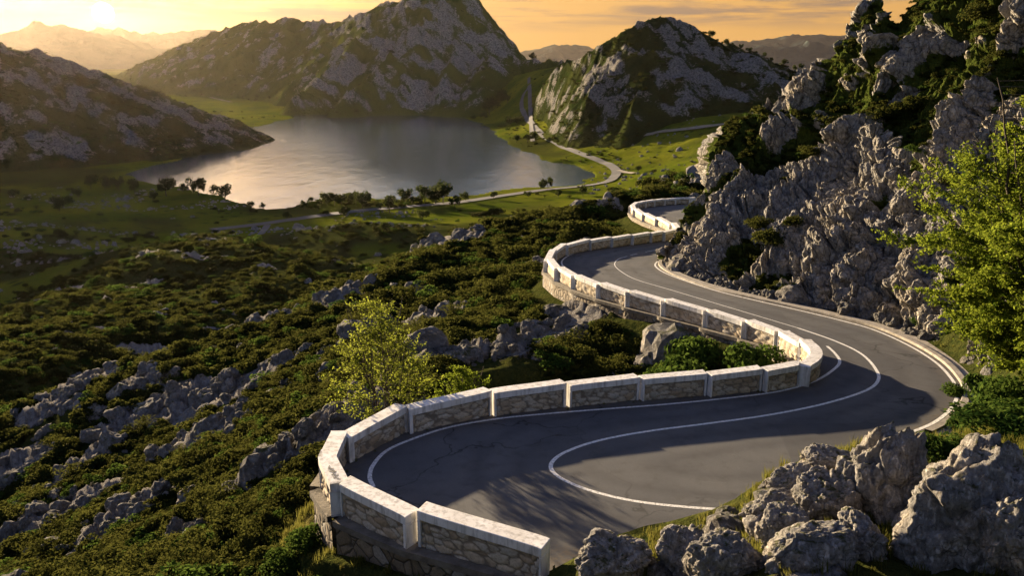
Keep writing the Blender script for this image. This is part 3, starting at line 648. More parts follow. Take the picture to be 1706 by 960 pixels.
# ------------------------------------------------------------------ parapet blocks
def box_sweep(tlist, o0, o1, z0f, z1f, saw=None):
    """solid swept along the parapet: lateral from o0 to o1, heights given by functions of y"""
    V, Fq = [], []
    c, d, nrm = path_frame(tlist)
    for i in range(len(tlist)):
        for o_, top in ((o0, 0), (o1, 0), (o1, 1), (o0, 1)):
            so_ = 0. if saw is None else saw[0]*(1-2*(tlist[i]-saw[1])/(saw[2]-saw[1]))
            q = c[i]+nrm[i]*(o_+so_); V.append((q[0], q[1], (z1f if top else z0f)(q[1])))
    m = len(tlist)
    for i in range(m-1):
        for j in range(4): Fq.append((i*4+j, (i+1)*4+j, (i+1)*4+(j+1) % 4, i*4+(j+1) % 4))
    Fq += [(0, 1, 2, 3), ((m-1)*4+3, (m-1)*4+2, (m-1)*4+1, (m-1)*4)]
    return V, Fq
class MB:
    def __init__(s): s.V, s.F = [], []
    def add(s, vf):
        n = len(s.V); s.V += list(vf[0]); s.F += [tuple(i+n for i in f) for f in vf[1]]
def bevel_obj(o, w=.02, seg=2):
    m = o.modifiers.new('bevel', 'BEVEL'); m.width = w; m.segments = seg; m.limit_method = 'ANGLE'; m.angle_limit = .6
ORD = ['first','second','third','fourth','fifth','sixth','seventh','eighth','ninth','tenth','eleventh','twelfth','thirteenth','fourteenth','fifteenth']
def blabel(i):
    n = i+1
    if n == 1: return 'nearest white parapet block, full rubble panel facing us, at the open end of the wall'
    if n == 2: return 'white parapet block with grey rubble panel, second from the near open end'
    if n == 3: return 'curved white block with a dark scrawl on its cap, third from the near end'
    if n <= 9: return 'white capped parapet block on the near hairpin, %s from the near open end' % ORD[i]
    if n <= 11: return 'white parapet block by the inner bend, %s before the sharply curved one' % ('second' if n == 10 else 'first')
    if n == 12: return 'sharply curved white parapet block at the tip of the inner bend'
    if n <= 21: return 'white block on the middle stretch of parapet, %s beyond the sharply curved one' % ORD[n-13]
    if n == 22: return 'white block at the outermost point of the middle bend, facing the valley'
    if n <= 29: return 'pale block on the middle bend, %s right of its outermost block' % ORD[n-23]
    if n <= 31: return ('lower' if n == 30 else 'upper')+' of two small blocks at the notch beside the cliff foot'
    if n <= 35: return 'small white block on the far bend, %s up from the notch by the cliff' % ORD[n-32]
    return 'small white block on the far bend back row, %s from its outermost point' % ORD[n-36]
for i in range(len(BL)):
    ta, tb = 2+2*i, 3+2*i
    L = np.linalg.norm(path_at(np.array(tb*1.))-path_at(np.array(ta*1.)))
    # keep small joints between neighbours
    g = .05/max(L, .5); ta, tb = ta-.26, tb+.26
    m = 11; ts = np.linspace(ta, tb, m); c0 = path_at((ta+tb)/2*np.ones(1))[0]
    rngb = random.Random(i); tilt = .0; yc = c0[1]; zc = road_z(yc)+rngb.uniform(-.03, .03)
    sl = B_*.45; OFFS = (.14 if (i < 3 or 12 <= i < 22 or i >= 29) else -.14)
    base = lambda y: min(zc+sl*(y-yc), road_z(y))-.05
    top = lambda y: zc+BH+sl*(y-yc)
    off = -1 if False else 0
    H0, H1 = -.29, .29
    pw = min(.28, L*.11); fr = pw/max(L, .5)
    ti = [ta+(tb-ta)*fr, tb-(tb-ta)*fr]
    root = empty('parapet_block', (c0[0], c0[1], zc)); bpy.context.view_layer.update() if False else None
    tag(root, blabel(i), 'parapet block', 'white capped parapet blocks along the outer edge of the road')
    fmb = MB()
    fmb.add(box_sweep(ts, H0, H1, lambda y: top(y)-.27, top, (OFFS, ta, tb)))
    fmb.add(box_sweep(np.linspace(ta, ti[0], 3), H0, H1, base, lambda y: top(y)-.272, (OFFS, ta, tb)))
    fmb.add(box_sweep(np.linspace(ti[1], tb, 3), H0, H1, base, lambda y: top(y)-.272, (OFFS, ta, tb)))
    O = np.array([c0[0], c0[1], zc])
    fr_o = mesh_np('concrete_frame', np.array(fmb.V)-O, np.array(fmb.F)[:, ::-1], M['concrete'], smooth=False, parent=root)
    if i < 24: bevel_obj(fr_o)
    for side in (-1, 1):                            # rubble panels: a relief of rounded stones in sunken mortar
        dcam = math.hypot(c0[0], c0[1]); stp = min(.12, .0013*dcam)
        n1_ = max(12, int(L*(1-2*fr)/stp)); n2_ = max(6, int(.8/stp))
        tl = np.linspace(ti[0]+.001, ti[1]-.001, n1_); cc, dd, nq = path_frame(tl)
        zt_ = np.array([top(y)-.268 for y in cc[:, 1]]); zb_ = np.array([base(y) for y in cc[:, 1]])
        u = np.linspace(0, 1, n2_); sl_ = np.linspace(0, L*(1-2*fr), n1_)
        ZZ = zb_[None]+(zt_-zb_)[None]*u[:, None]
        q = np.stack([np.repeat(sl_[None], n2_, 0).ravel()/.30, (ZZ-zb_[None]).ravel()/.245, np.full(n1_*n2_, i*7.3+side*2.1)], 1); q += .10*np.stack([fbm(q*2.3, 2, 5), fbm(q*2.3, 2, 6), q[:, 0]*0], 1)
        f1, f2, cid = worley(q, 77); e_ = (f2-f1); hgt = (sstep(.03, .34, e_)*.045+fbm(q*4, 2, 8)*.006).reshape(n2_, n1_)
        so_ = OFFS*(1-2*(tl-ta)/(tb-ta)); lat = side*(.205+hgt)
        lat[0] = lat[-1] = side*.02; lat[:, 0] = lat[:, -1] = side*.02
        PX = cc[None, :, 0]+nq[None, :, 0]*(lat+so_[None]); PY = cc[None, :, 1]+nq[None, :, 1]*(lat+so_[None])
        mesh_np('stone_panel', np.stack([PX, PY, ZZ], 2).reshape(-1, 3)-O, grid_faces(n2_, n1_)[:, ::side], M['stone'], {'cell': cid, 'joint': 1-sstep(.04, .13, e_)}, parent=root)
    if i == 2:                                    # the scrawl on the cap
        gm = MB(); rs = random.Random(4); gl = []
        for k in range(34):
            q, dd, nq = path_frame(np.array([ta+(tb-ta)*(.25+.28*k/34+rs.uniform(-.05, .05))])); gl.append(q[0]+nq[0]*((.12 if k % 2 else -.12)*rs.uniform(.2, 1)+OFFS*.5))
        gl = catmull(gl, 4); gd = np.gradient(gl, axis=0); gd /= np.linalg.norm(gd, axis=1, keepdims=True)+1e-9; gq = np.stack([-gd[:, 1], gd[:, 0]], 1)*.009
        gm.add(([(w[0], w[1], top(w[1])+.004+.00003*k) for k, w in enumerate(gl+gq)]+[(w[0], w[1], top(w[1])+.004+.00003*k) for k, w in enumerate(gl-gq)], [(k+len(gl), k+1+len(gl), k+1, k) for k in range(len(gl)-1)]))
        mesh_np('graffiti', np.array(gm.V)-O, np.array(gm.F), M['ink'], smooth=False, parent=root)
# retaining walls with a projecting coping ledge
for nm, (a, c), dep, lab in (('near', (0., 11.), 3.2, 'curved stone retaining wall below the near hairpin'), ('inner', (11.05, 28.), 1.5, 'low stone footing wall under the blocks around the inner bend'), ('mid', (28.05, 60.), 1.7, 'stone retaining wall below the middle stretch and bend'), ('far', (60.05, 84.), 4.5, 'tan stone retaining wall under the far bend')):
    ts = np.arange(a, c, .125); root = empty('retaining_wall', (*path_at(np.array((a+c)/2)), road_z(path_at(np.array((a+c)/2))[1])-dep)); O = np.array(root.location)
    tag(root, lab, 'wall', 'retaining walls below the road')
    wm = MB(); wm.add(box_sweep(ts, .02, .44, lambda y: road_z(y)-dep, lambda y: road_z(y)-.232)); cm = MB(); cm.add(box_sweep(ts, -.02, .55, lambda y: road_z(y)-.23, lambda y: road_z(y)-.03))
    mesh_np('stone_wall', np.array(wm.V)-O, np.array(wm.F)[:, ::-1], M['wallstone'], smooth=False, parent=root)
    mesh_np('coping', np.array(cm.V)-O, np.array(cm.F)[:, ::-1], M['coping'], smooth=False, parent=root)

# ------------------------------------------------------------------ valley roads
def drape(name, pxs, w, mat, lab, lift=.35, kind='structure'):
    P = [hit(px, py, 200)[:2] for px, py in pxs]
    def zf(x, y):
        return np.maximum(lookup(ZG, x, y), np.maximum(lookup(ZG, x+2, y), lookup(ZG, x-2, y)))
    o = ribbon(name, P, w, mat, lift, zf, n=14); return tag(o, lab, 'road', kind=kind)
drape('valley_road', [(845,112),(872,121),(881,131),(882,143),(872,160),(869,180),(880,203),(903,226),(932,243),(970,258),(1008,273),(1026,285),(1022,297),(1008,305),(960,312),(900,318),(830,328),(760,338),(680,345),(600,352),(520,362),(440,374),(352,384)], np.interp(np.arange(22*14+1), [0, 70, 200, 309], [3.6, 5.5, 8., 8.]), M['valley_road'], 'grey asphalt road winding through the valley beside the lake')
drape('valley_path', [(936,241),(1000,237),(1080,226),(1150,216),(1230,206)], 5, M['gravel'], 'pale track climbing right from the valley road')
drape('valley_path', [(1026,284),(1040,288),(1056,290)], 4, M['gravel'], 'short pale spur at the valley road junction')
drape('valley_path', [(446,376),(440,385),(434,393)], 3.5, M['valley_road'], 'dirt turnout below the valley road')
drape('valley_path', [(240,152),(270,152),(330,158),(385,170)], 9, M['gravel'], 'pale lane crossing the far meadows')
print('roads', round(time.time()-T0, 1))

# ------------------------------------------------------------------ foliage meshes
def leaf_quads(P, D, size, tone, r=rng, droop=0., asp=.55):
    """diamond leaves at P facing roughly D"""
    n = len(P); D = D/(np.linalg.norm(D, axis=1, keepdims=True)+1e-9)
    a = r.normal(size=(n, 3)); a -= (a*D).sum(1, keepdims=True)*D*.8; a /= np.linalg.norm(a, axis=1, keepdims=True)+1e-9
    c = np.cross(D, a); c /= np.linalg.norm(c, axis=1, keepdims=True)+1e-9
    s = (size*r.uniform(.65, 1.35, n))[:, None]
    V = np.stack([P-a*s, P-c*s*asp, P+a*s, P+c*s*asp], 1).reshape(-1, 3)
    return V, np.arange(n*4).reshape(n, 4), np.repeat(tone, 4)
def shrub_mesh(seed, nb, nl, leaf, flat=.8):
    r = np.random.default_rng(seed); Ps, Ds, Tn = [], [], []
    for k in range(nb):
        a = r.uniform(0, 6.28); d = r.uniform(0, .62) if k else 0; c = np.array([math.cos(a)*d, math.sin(a)*d, r.uniform(.25, .6)*flat]); rad = r.uniform(.26, .48)
        u = r.normal(size=(nl, 3)); u /= np.linalg.norm(u, axis=1, keepdims=True); u[:, 2] = np.where(u[:, 2] < -.35, -u[:, 2], u[:, 2])
        q = c+u*rad*np.array([1, 1, flat])*(r.uniform(.72, 1.06, (nl, 1)))
        Ps.append(q); Ds.append(u+r.normal(size=(nl, 3))*.5); Tn.append(np.clip(r.normal(.4+r.uniform(-.15, .15), .18, nl), 0, 1))
    return leaf_quads(np.vstack(Ps), np.vstack(Ds), leaf, np.concatenate(Tn), r)
PROTO = bpy.data.collections.new('scrub_sources')
def proto(name, vft, mat, coll=PROTO):
    o = mesh_np(name, vft[0], vft[1], mat, {'tone': vft[2]}, smooth=False); C.objects.unlink(o); coll.objects.link(o); return o
shr = [proto('scrub_shape', shrub_mesh(300+k, 9, 75, .085), M['scrub']) for k in range(5)]
shr.append(proto('scrub_shape', shrub_mesh(311, 8, 80, .075), M['shrub']))
def broom_mesh(seed):
    r = np.random.default_rng(seed); n = 420; a = r.uniform(0, 6.28, n); h = r.uniform(.15, 1., n); sp_ = r.uniform(0, .75, n)*h
    P = np.stack([np.cos(a)*sp_, np.sin(a)*sp_, h*(1-.35*sp_)], 1); D = r.normal(size=(n, 3))*np.array([1, 1, .25])
    return leaf_quads(P, D, .09, np.clip(r.normal(.4, .25, n), 0, 1), r, asp=.22)
shr.append(proto('scrub_shape', broom_mesh(312), M['scrub']))
shrN = [proto('shrub_shape', shrub_mesh(330+k, 12, 260, .052), M['shrub'], bpy.data.collections.new('x')) for k in range(4)]
scrN = [proto('shrub_shape', shrub_mesh(350+k, 11, 220, .052), M['scrub'], bpy.data.collections.new('x')) for k in range(4)]

def ico(sub):
    bm = bmesh.new(); bmesh.ops.create_icosphere(bm, subdivisions=sub, radius=1.0)
    V = np.array([v.co[:] for v in bm.verts]); Fc = np.array([[v.index for v in f.verts] for f in bm.faces]); bm.free(); return V, Fc
ICO = {k: ico(k) for k in (3, 4, 6)}
def rock_shape(seed, sub, scale=(1, 1, 1), cuts=9, rough=1.0, det=1.0):
    V, Fc = ICO[sub]; r = np.random.default_rng(seed); V = V.copy()
    for _ in range(cuts):
        d = r.normal(size=3); d /= np.linalg.norm(d); h = r.uniform(.55, .85); t = V@d-h; V -= np.maximum(t, 0)[:, None]*d*r.uniform(.75, .97)
    nrm = V/(np.linalg.norm(V, axis=1, keepdims=True)+1e-9); o = r.uniform(0, 50, 3)
    S = V*np.array(scale)
    bo = facets(S*1.5*det+o, seed, .12, 1.2); b2 = facets(S*4.2*det+o, seed+5, .2, 1.2); rg = 1-np.abs(fbm(S*np.array([2.6, 2.6, 1.2])*det+o, 4, seed+3))*2
    S = S+nrm*(rough*(fbm(S*1.4+o, 4, seed)*.13+(bo-.5)*.17+rg*.06+(b2-.5)*.05+fbm(S*9*det+o, 4, seed+9)*.03+(facets(S*9.5*det+o, seed+6, .25, 1.2)-.5)*.028))[:, None]
    return S, Fc
ROCKC = bpy.data.collections.new('rock_sources')
rks = []
for k in range(6):
    V, Fc = rock_shape(400+k, 3, (1, .8+.1*(k % 3), .75+.12*(k % 2)))
    o = mesh_np('rock_shape', V, Fc, M['rock'], smooth=False); C.objects.unlink(o); ROCKC.objects.link(o); rks.append(o)
GRC = bpy.data.collections.new('grass_sources')
for k in range(4):
    r = np.random.default_rng(500+k); n = 46; base = r.normal(size=(n, 2))*.16; V, Fq = [], []
    for i in range(n):
        h = r.uniform(.25, .75); an = r.uniform(0, 6.28); ln = r.uniform(.05, .4)*h; w = .011+.006*r.random(); dx, dy = math.cos(an), math.sin(an)
        p0 = np.array([*base[i], -.05]); p1 = p0+[dx*ln*.35, dy*ln*.35, h*.6]; p2 = p0+[dx*ln, dy*ln, h]; s = np.array([-dy*w, dx*w, 0]); j = len(V)
        V += [p0-s, p0+s, p1-s*.8, p1+s*.8, p2]; Fq += [(j, j+1, j+3, j+2), (j+2, j+3, j+4, j+4)]
    F4 = np.array([f for f in Fq if f[2] != f[3]]); F3 = np.array([f[:3] for f in Fq if f[2] == f[3]])
    o = mesh_np('tuft_shape', V, [F4, F3], M['grass'], {'tone': np.repeat(np.clip(r.normal(.5, .25, n), 0, 1), 5)}, smooth=False); C.objects.unlink(o); GRC.objects.link(o)

def stuff(name, pts, rot, scl, coll, label, cat):
    """one object: a mesh of points, a shape from the collection placed on each"""
    me = bpy.data.meshes.new(name); me.vertices.add(len(pts)); me.vertices.foreach_set('co', np.asarray(pts, np.float32).ravel())
    for nm, typ, arr in (('rot', 'FLOAT_VECTOR', rot), ('scl', 'FLOAT_VECTOR', scl)):
        a = me.attributes.new(nm, typ, 'POINT'); a.data.foreach_set('vector', np.asarray(arr, np.float32).ravel())
    a = me.attributes.new('idx', 'INT', 'POINT'); a.data.foreach_set('value', rng.integers(0, len(coll.objects), len(pts)).astype(np.int32))
    o = bpy.data.objects.new(name, me); C.objects.link(o)
    ng = bpy.data.node_groups.new(name, 'GeometryNodeTree')
    ng.interface.new_socket(name='Geometry', in_out='INPUT', socket_type='NodeSocketGeometry'); ng.interface.new_socket(name='Geometry', in_out='OUTPUT', socket_type='NodeSocketGeometry')
    a = ng.nodes.new('NodeGroupInput'); z = ng.nodes.new('NodeGroupOutput'); iop = ng.nodes.new('GeometryNodeInstanceOnPoints'); ci = ng.nodes.new('GeometryNodeCollectionInfo')
    ci.inputs['Collection'].default_value = coll; ci.inputs['Separate Children'].default_value = True; ci.inputs['Reset Children'].default_value = True
    lk = ng.links.new; lk(a.outputs[0], iop.inputs['Points']); lk(ci.outputs[0], iop.inputs['Instance']); iop.inputs['Pick Instance'].default_value = True
    for nm, typ, sock in (('rot', 'FLOAT_VECTOR', 'Rotation'), ('scl', 'FLOAT_VECTOR', 'Scale'), ('idx', 'INT', 'Instance Index')):
        x = ng.nodes.new('GeometryNodeInputNamedAttribute'); x.data_type = typ; x.inputs['Name'].default_value = nm
        lk([q for q in x.outputs if q.enabled and q.name == 'Attribute'][0], iop.inputs[sock])
    lk(iop.outputs[0], z.inputs[0]); md = o.modifiers.new('scatter', 'NODES'); md.node_group = ng
    return tag(o, label, cat, kind='stuff')
def rnd_rot(n, tilt=.25): return np.column_stack([rng.normal(0, tilt, n), rng.normal(0, tilt, n), rng.uniform(0, 6.28, n)])

# ---- candidates on the ground: screen-even sampling thinned to a natural spacing
def cand(n, r0, r1, a0=-40, a1=40):
    a = np.radians(rng.uniform(a0, a1, n)); r = np.exp(rng.uniform(math.log(r0), math.log(r1), n)); return r*np.sin(a), r*np.cos(a), r
SP, SS = [], []         # scrub points and sizes
x, y, r = cand(170000, 14, 420)
zz = lookup(ZG, x, y); rk = lookup(RM, x, y); sdv = lookup(SD, x, y); nz = fbm(np.stack([x, y, x*0], 1)/9., 3, 300)
dens = sstep(6, 11, zz)*(rk < .62+.35*nz)*(sdv > np.where(r > 80, 3.2, 2.0))*np.where(r < 150, sstep(-.75, .1, nz+.28), sstep(-.75, .0, nz+.25))
size = np.clip(.42+.0062*r, .45, 1.5)
# expected count per area falls with size
pk = dens*np.clip((r/24.)**2*.6, .05, 1.)*np.where(r > 200, .8, 1)
pk *= 1-.97*np.clip(lookup(MW, x, y), 0, 1)
nearright = ((x > .29*y) & (r < 75)) | ((x > .06*y) & (r < 23)); pk *= ~nearright
k = rng.random(len(x)) < pk*.36
SP.append(np.stack([x, y, zz-.08*size], 1)[k]); SS.append((size*rng.lognormal(-.05, .36, len(x)))[k])
# meadow bushes beyond
x, y, r = cand(16000, 400, 1500, -36, 20); zz = lookup(ZG, x, y); dlv = lookup(DL, x, y); nz = fbm(np.stack([x, y, x*0], 1)/70., 3, 301)
k = (dlv > 5) & (rng.random(len(x)) < sstep(.12, .5, nz)*.35+.012*(r < 700)); SP.append(np.stack([x, y, zz-.2], 1)[k]); SS.append(rng.lognormal(.75, .4, k.sum()))
# hills
for mt, n, s0 in ((MT_L, 5200, 2.0), (MT_M, 3000, 3.6), (MT_R, 5200, 2.2)):
    z_, px_, ys_, rk_ = mt; i = rng.integers(1, len(ys_)-1, n*4); j = rng.integers(1, len(px_)-1, n*4); q = np.stack([(px_[j]-853)/F*cp*ys_[i], ys_[i], z_[i, j]], 1)
    zg = lookup(ZG, q[:, 0], q[:, 1]); k = (q[:, 2] > zg-.5) & (q[:, 2] > 1.5) & (rng.random(n*4) < np.clip(1.15-rk_[i, j]*1.5, .02, 1)*.6) 
    if mt is MT_M: k &= rng.random(n*4) < .35
    SP.append(q[k]-[0, 0, s0*.12]); SS.append(s0*rng.lognormal(-.1, .4, k.sum()))
# cliff ledges
gi = rng.integers(0, len(V2), 26000); row = gi//len(cxs)
k = (vegm[gi] > .55) & (row > 12) & (rng.random(len(gi)) < np.where(gi % len(cxs) < 110, .07, .25)) & (row < NV+8)
SP.append(V2[gi[k]]-nn[gi[k]]*.12); SS.append(.43*rng.lognormal(0, .4, k.sum()))
SP = np.vstack(SP); SS = np.concatenate(SS)
# the largest-looking ones become shrubs of their own
dist = np.linalg.norm(SP-np.array([0, 0, CZ]), axis=1); fw = SP[:, 1]*cp-(SP[:, 2]-CZ)*sp; up = SP[:, 1]*sp+(SP[:, 2]-CZ)*cp
ppx, ppy = 853+F*SP[:, 0]/fw, 480-F*up/fw; inf = (ppx > -20) & (ppx < 1726) & (ppy > 0) & (ppy < 990) & (dist > 12)
app = np.where(inf, SS/dist, 0); order = np.argsort(-app)[:170]; mask = np.ones(len(SP), bool); mask[order] = False
for i in order:
    src = scrN[i % 4]; o = src.copy(); o.name = 'shrub'; C.objects.link(o); o.location = SP[i]; o.scale = (SS[i], SS[i]*random.uniform(.85, 1.2), SS[i]*random.uniform(.7, 1.1)); o.rotation_euler = (0, 0, random.uniform(0, 6.28))
    onc = ppx[i] > 1110
    tag(o, 'dark green mastic shrub growing on a ledge of the limestone cliff' if onc else 'dark rounded evergreen shrub in the scrub on the slope below the road', 'shrub', 'shrubs on the cliff ledges' if onc else 'shrubs on the slope below the road')
sc3 = SS[mask, None]*np.column_stack([rng.uniform(.85, 1.25, mask.sum()), rng.uniform(.85, 1.25, mask.sum()), rng.uniform(.6, 1.05, mask.sum())])
stuff('scrub', SP[mask], rnd_rot(mask.sum(), .12), sc3, PROTO, 'dark evergreen scrub covering the slopes and hills', 'scrub')
print('scrub', len(SP), round(time.time()-T0, 1))

# ---- loose limestone
x, y, r = cand(60000, 14, 330); zz = lookup(ZG, x, y); rk = lookup(RM, x, y); sdv = lookup(SD, x, y); nz = fbm(np.stack([x, y, x*0], 1)/6., 3, 310)
pr = (np.clip(rk*1.3, 0, 1)*.22+.05*sstep(.15, .5, nz))*(sdv > 1.2)*sstep(5, 9, zz)*np.clip((r/30)**2*.5, .06, 1)*np.where(r > 150, .45, 1)
k = (rng.random(len(x)) < pr*1.25) & ~((x > .29*y) & (r < 80))
RP = [np.stack([x, y, zz], 1)[k]]; RS = [(np.clip(.17+.0034*r, .2, 1.1)*rng.lognormal(0, .5, len(x)))[k]]
x, y, r = cand(9000, 330, 620, -36, -5); zz = lookup(ZG, x, y); dlv = lookup(DL, x, y); nz = fbm(np.stack([x/30, y/14, x*0], 1), 3, 311)
k = (dlv > 2) & (rng.random(len(x)) < sstep(.25, .5, nz)*.45); RP.append(np.stack([x, y, zz], 1)[k]); RS.append(rng.lognormal(-.25, .4, k.sum()))
x, y, r = cand(4000, 500, 900, 5, 16); zz = lookup(ZG, x, y); dlv = lookup(DL, x, y)
k = (dlv > 1) & (rng.random(len(x)) < .06); RP.append(np.stack([x, y, zz], 1)[k]); RS.append(rng.lognormal(-.1, .4, k.sum()))
# rubble along the foot of the cliff and on the verge
gi = rng.integers(len(cxs), len(cxs)*16, 420); RP.append(V2[gi]+np.array([-.3, -.5, .0])*rng.random((420, 1))); RS.append(.22*rng.lognormal(0, .5, 420))
for px, py, Yq, rad, n in ((1330,815,16.2,1.6,34),(1420,780,16.8,1.6,20),(1200,905,15.4,1.4,22),(1080,925,15.7,1.,10),(1520,770,17.5,1.5,16),(1300,880,15.2,1.,16),(1600,760,18,1.6,12)):
    P = atY(px, py, Yq); a = rng.uniform(0, 6.28, n); d = rad*np.sqrt(rng.random(n)); x, y = P[0]+d*np.cos(a), P[1]+d*np.sin(a); RP.append(np.stack([x, y, lookup(ZG, x, y)], 1)); RS.append(.17*rng.lognormal(0, .5, n))
RP = np.vstack(RP); RS = np.concatenate(RS)
dist = np.linalg.norm(RP-np.array([0, 0, CZ]), axis=1); fw = RP[:, 1]*cp-(RP[:, 2]-CZ)*sp; up = RP[:, 1]*sp+(RP[:, 2]-CZ)*cp
ppx, ppy = 853+F*RP[:, 0]/fw, 480-F*up/fw; inf = (ppx > 0) & (ppx < 1706) & (ppy > 0) & (ppy < 960)
app = np.where(inf, RS/dist, 0); order = np.argsort(-app)[:110]; mask = np.ones(len(RP), bool); mask[order] = False
rot = rnd_rot(len(RP), .5)
for i in order:
    o = rks[i % 6].copy(); o.name = 'limestone_rock'; C.objects.link(o); o.location = RP[i]; o.scale = (RS[i], RS[i], RS[i]*1.1); o.rotation_euler = rot[i]
    tag(o, 'weathered grey limestone rock poking out of the scrub on the slope', 'rock', 'limestone rocks on the slope')
stuff('loose_limestone', RP[mask], rot[mask], RS[mask, None]*np.array([[1, 1, 1.05]]), ROCKC, 'pale limestone rubble strewn over the slopes and meadows', 'rubble')
print('rocks', len(RP), round(time.time()-T0, 1))

# ------------------------------------------------------------------ the boulders of the near bank
BO = [(1480,812,88,98,15.4,'tall craggy boulder with a mossy shoulder beside the road bend'),(1612,868,108,118,13.0,'largest grey boulder, a broad lit left flank, in the corner below the tree'),
 (1668,778,44,40,17.0,'rounded boulder half hidden behind the largest one'),(1345,925,78,62,12.6,'blocky boulder at the bottom edge between two larger ones'),(1222,938,68,44,13.2,'low domed boulder at the bottom edge left of the blocky one'),
 (1030,938,64,42,15.4,'dark rounded boulder nearest the end of the parapet'),(1148,926,48,42,15.2,'grey boulder second from the end of the parapet'),(1375,768,40,26,17.0,'long flat rock on top of the mossy bank by the asphalt'),
 (1325,806,44,32,16.4,'slanted rock in the middle of the mossy bank'),(1290,850,48,36,15.6,'lumpy rock low on the mossy bank'),(1378,838,52,44,15.2,'knobbly rock against the tall craggy boulder'),(1318,888,50,36,14.2,'rock wedged above the blocky boulder'),
 (1118,893,18,14,16.2,'small stone by the asphalt edge in the weeds'),(1690,905,50,70,12.0,'dark boulder cut by the right edge of the picture'),(1430,905,40,40,13.2,'shadowed rock between the two biggest boulders'),(1268,880,26,20,15.2,'small pale rock at the left foot of the mossy bank')]
for k, (px, py, w, h, Yq, lab) in enumerate(BO):
    Pc = atY(px, py, Yq); s = Yq*cp-(Pc[2]-CZ)*sp; sx, sz = w/F*s, h/F*s
    V, Fc = rock_shape(600+k*7, 6 if max(w, h) > 35 else 4, (1, .9, 1), 10, 1.0, 1.25)
    r_ = random.Random(k); a = r_.uniform(0, 6.28); ca, sa = math.cos(a), math.sin(a)
    V = np.column_stack([V[:, 0]*ca-V[:, 1]*sa, V[:, 0]*sa+V[:, 1]*ca, V[:, 2]])
    e = np.percentile(np.abs(V), 99, axis=0); V = V/e*np.array([sx*1.05, (sx+sz)*.5, sz*1.2])
    zb = gz(Pc[0], Pc[1]+.4)-.35
    o = mesh_np('boulder', V, Fc, M['boulder'], smooth=True); o.location = Pc; tag(o, lab, 'boulder', 'boulders on the bank in front of the road')

# grass tufts on the bank, verge and lit slope
GP = []
def tuft_zone(px, py, Yq, rad, n):
    P = atY(px, py, Yq); a = rng.uniform(0, 6.28, n); d = rad*np.sqrt(rng.random(n)); x, y = P[0]+d*np.cos(a), P[1]+d*np.sin(a)
    k = lookup(SD, x, y) > .15; GP.append(np.stack([x, y, lookup(ZG, x, y)], 1)[k])
for z_ in ((1330,820,15.5,2.4,320),(1400,775,16.6,2.,200),(1550,740,18.,2.6,300),(1620,700,21,3,300),(1090,890,16.3,1.3,120),(1200,880,15.6,1.4,120),(1500,960,12.2,2.2,120),(470,830,26.5,3.2,420),(420,880,25.5,3,300),(350,930,26.5,3,200),(520,770,30,2.5,180),(560,935,19.5,2.5,180),(700,965,16.5,2.,100)): tuft_zone(*z_)
q = np.repeat(KD[::2], 7, 0); q = q+rng.normal(size=q.shape)*.9; sdq, _ = poly_sdf(q, ROAD_POLY); q = q[sdq > .95]
GP.append(np.column_stack([q, lookup(ZG, q[:, 0], q[:, 1])]))
for t in np.linspace(1, 60, 260):           # weeds at the foot of the blocks
    c, d, nq = path_frame(np.array([t])); q = c[0]-nq[0]*rng.uniform(.3, .5); GP.append(np.array([[q[0], q[1], road_z(q[1])-.02]])) if rng.random() < .45 else None
GP = np.vstack(GP); gs = rng.lognormal(-1.2, .45, len(GP))
gs = np.minimum(gs, .5); gs[-130:] *= .5
stuff('grass', GP, rnd_rot(len(GP), .15), np.repeat(gs[:, None], 3, 1), GRC, 'dry yellow grass tufts on the bank, verge and slope edge', 'grass')

# ------------------------------------------------------------------ trees
def tube(V, Fq, pts, r0, r1, k=5):
    pts = np.asarray(pts); n = len(pts); d = np.gradient(pts, axis=0); d /= np.linalg.norm(d, axis=1, keepdims=True)+1e-9
    ref = np.array([.3, .9, .2]); a = np.cross(d, ref); a /= np.linalg.norm(a, axis=1, keepdims=True)+1e-9; c = np.cross(d, a); b0 = len(V)
    for i in range(n):
        r = r0+(r1-r0)*i/(n-1)
        for j in range(k): V.append(pts[i]+(a[i]*math.cos(6.2832*j/k)+c[i]*math.sin(6.2832*j/k))*r)
    for i in range(n-1):
        for j in range(k): Fq.append((b0+i*k+j, b0+i*k+(j+1) % k, b0+(i+1)*k+(j+1) % k, b0+(i+1)*k+j))
def bent(a, c, n, wob, r):
    t = np.linspace(0, 1, n)[:, None]; w = r.normal(size=(n, 3))*wob; w[0] = 0; w = np.cumsum(w, 0)*.5; return a*(1-t)+c*t+w*(t > 0)
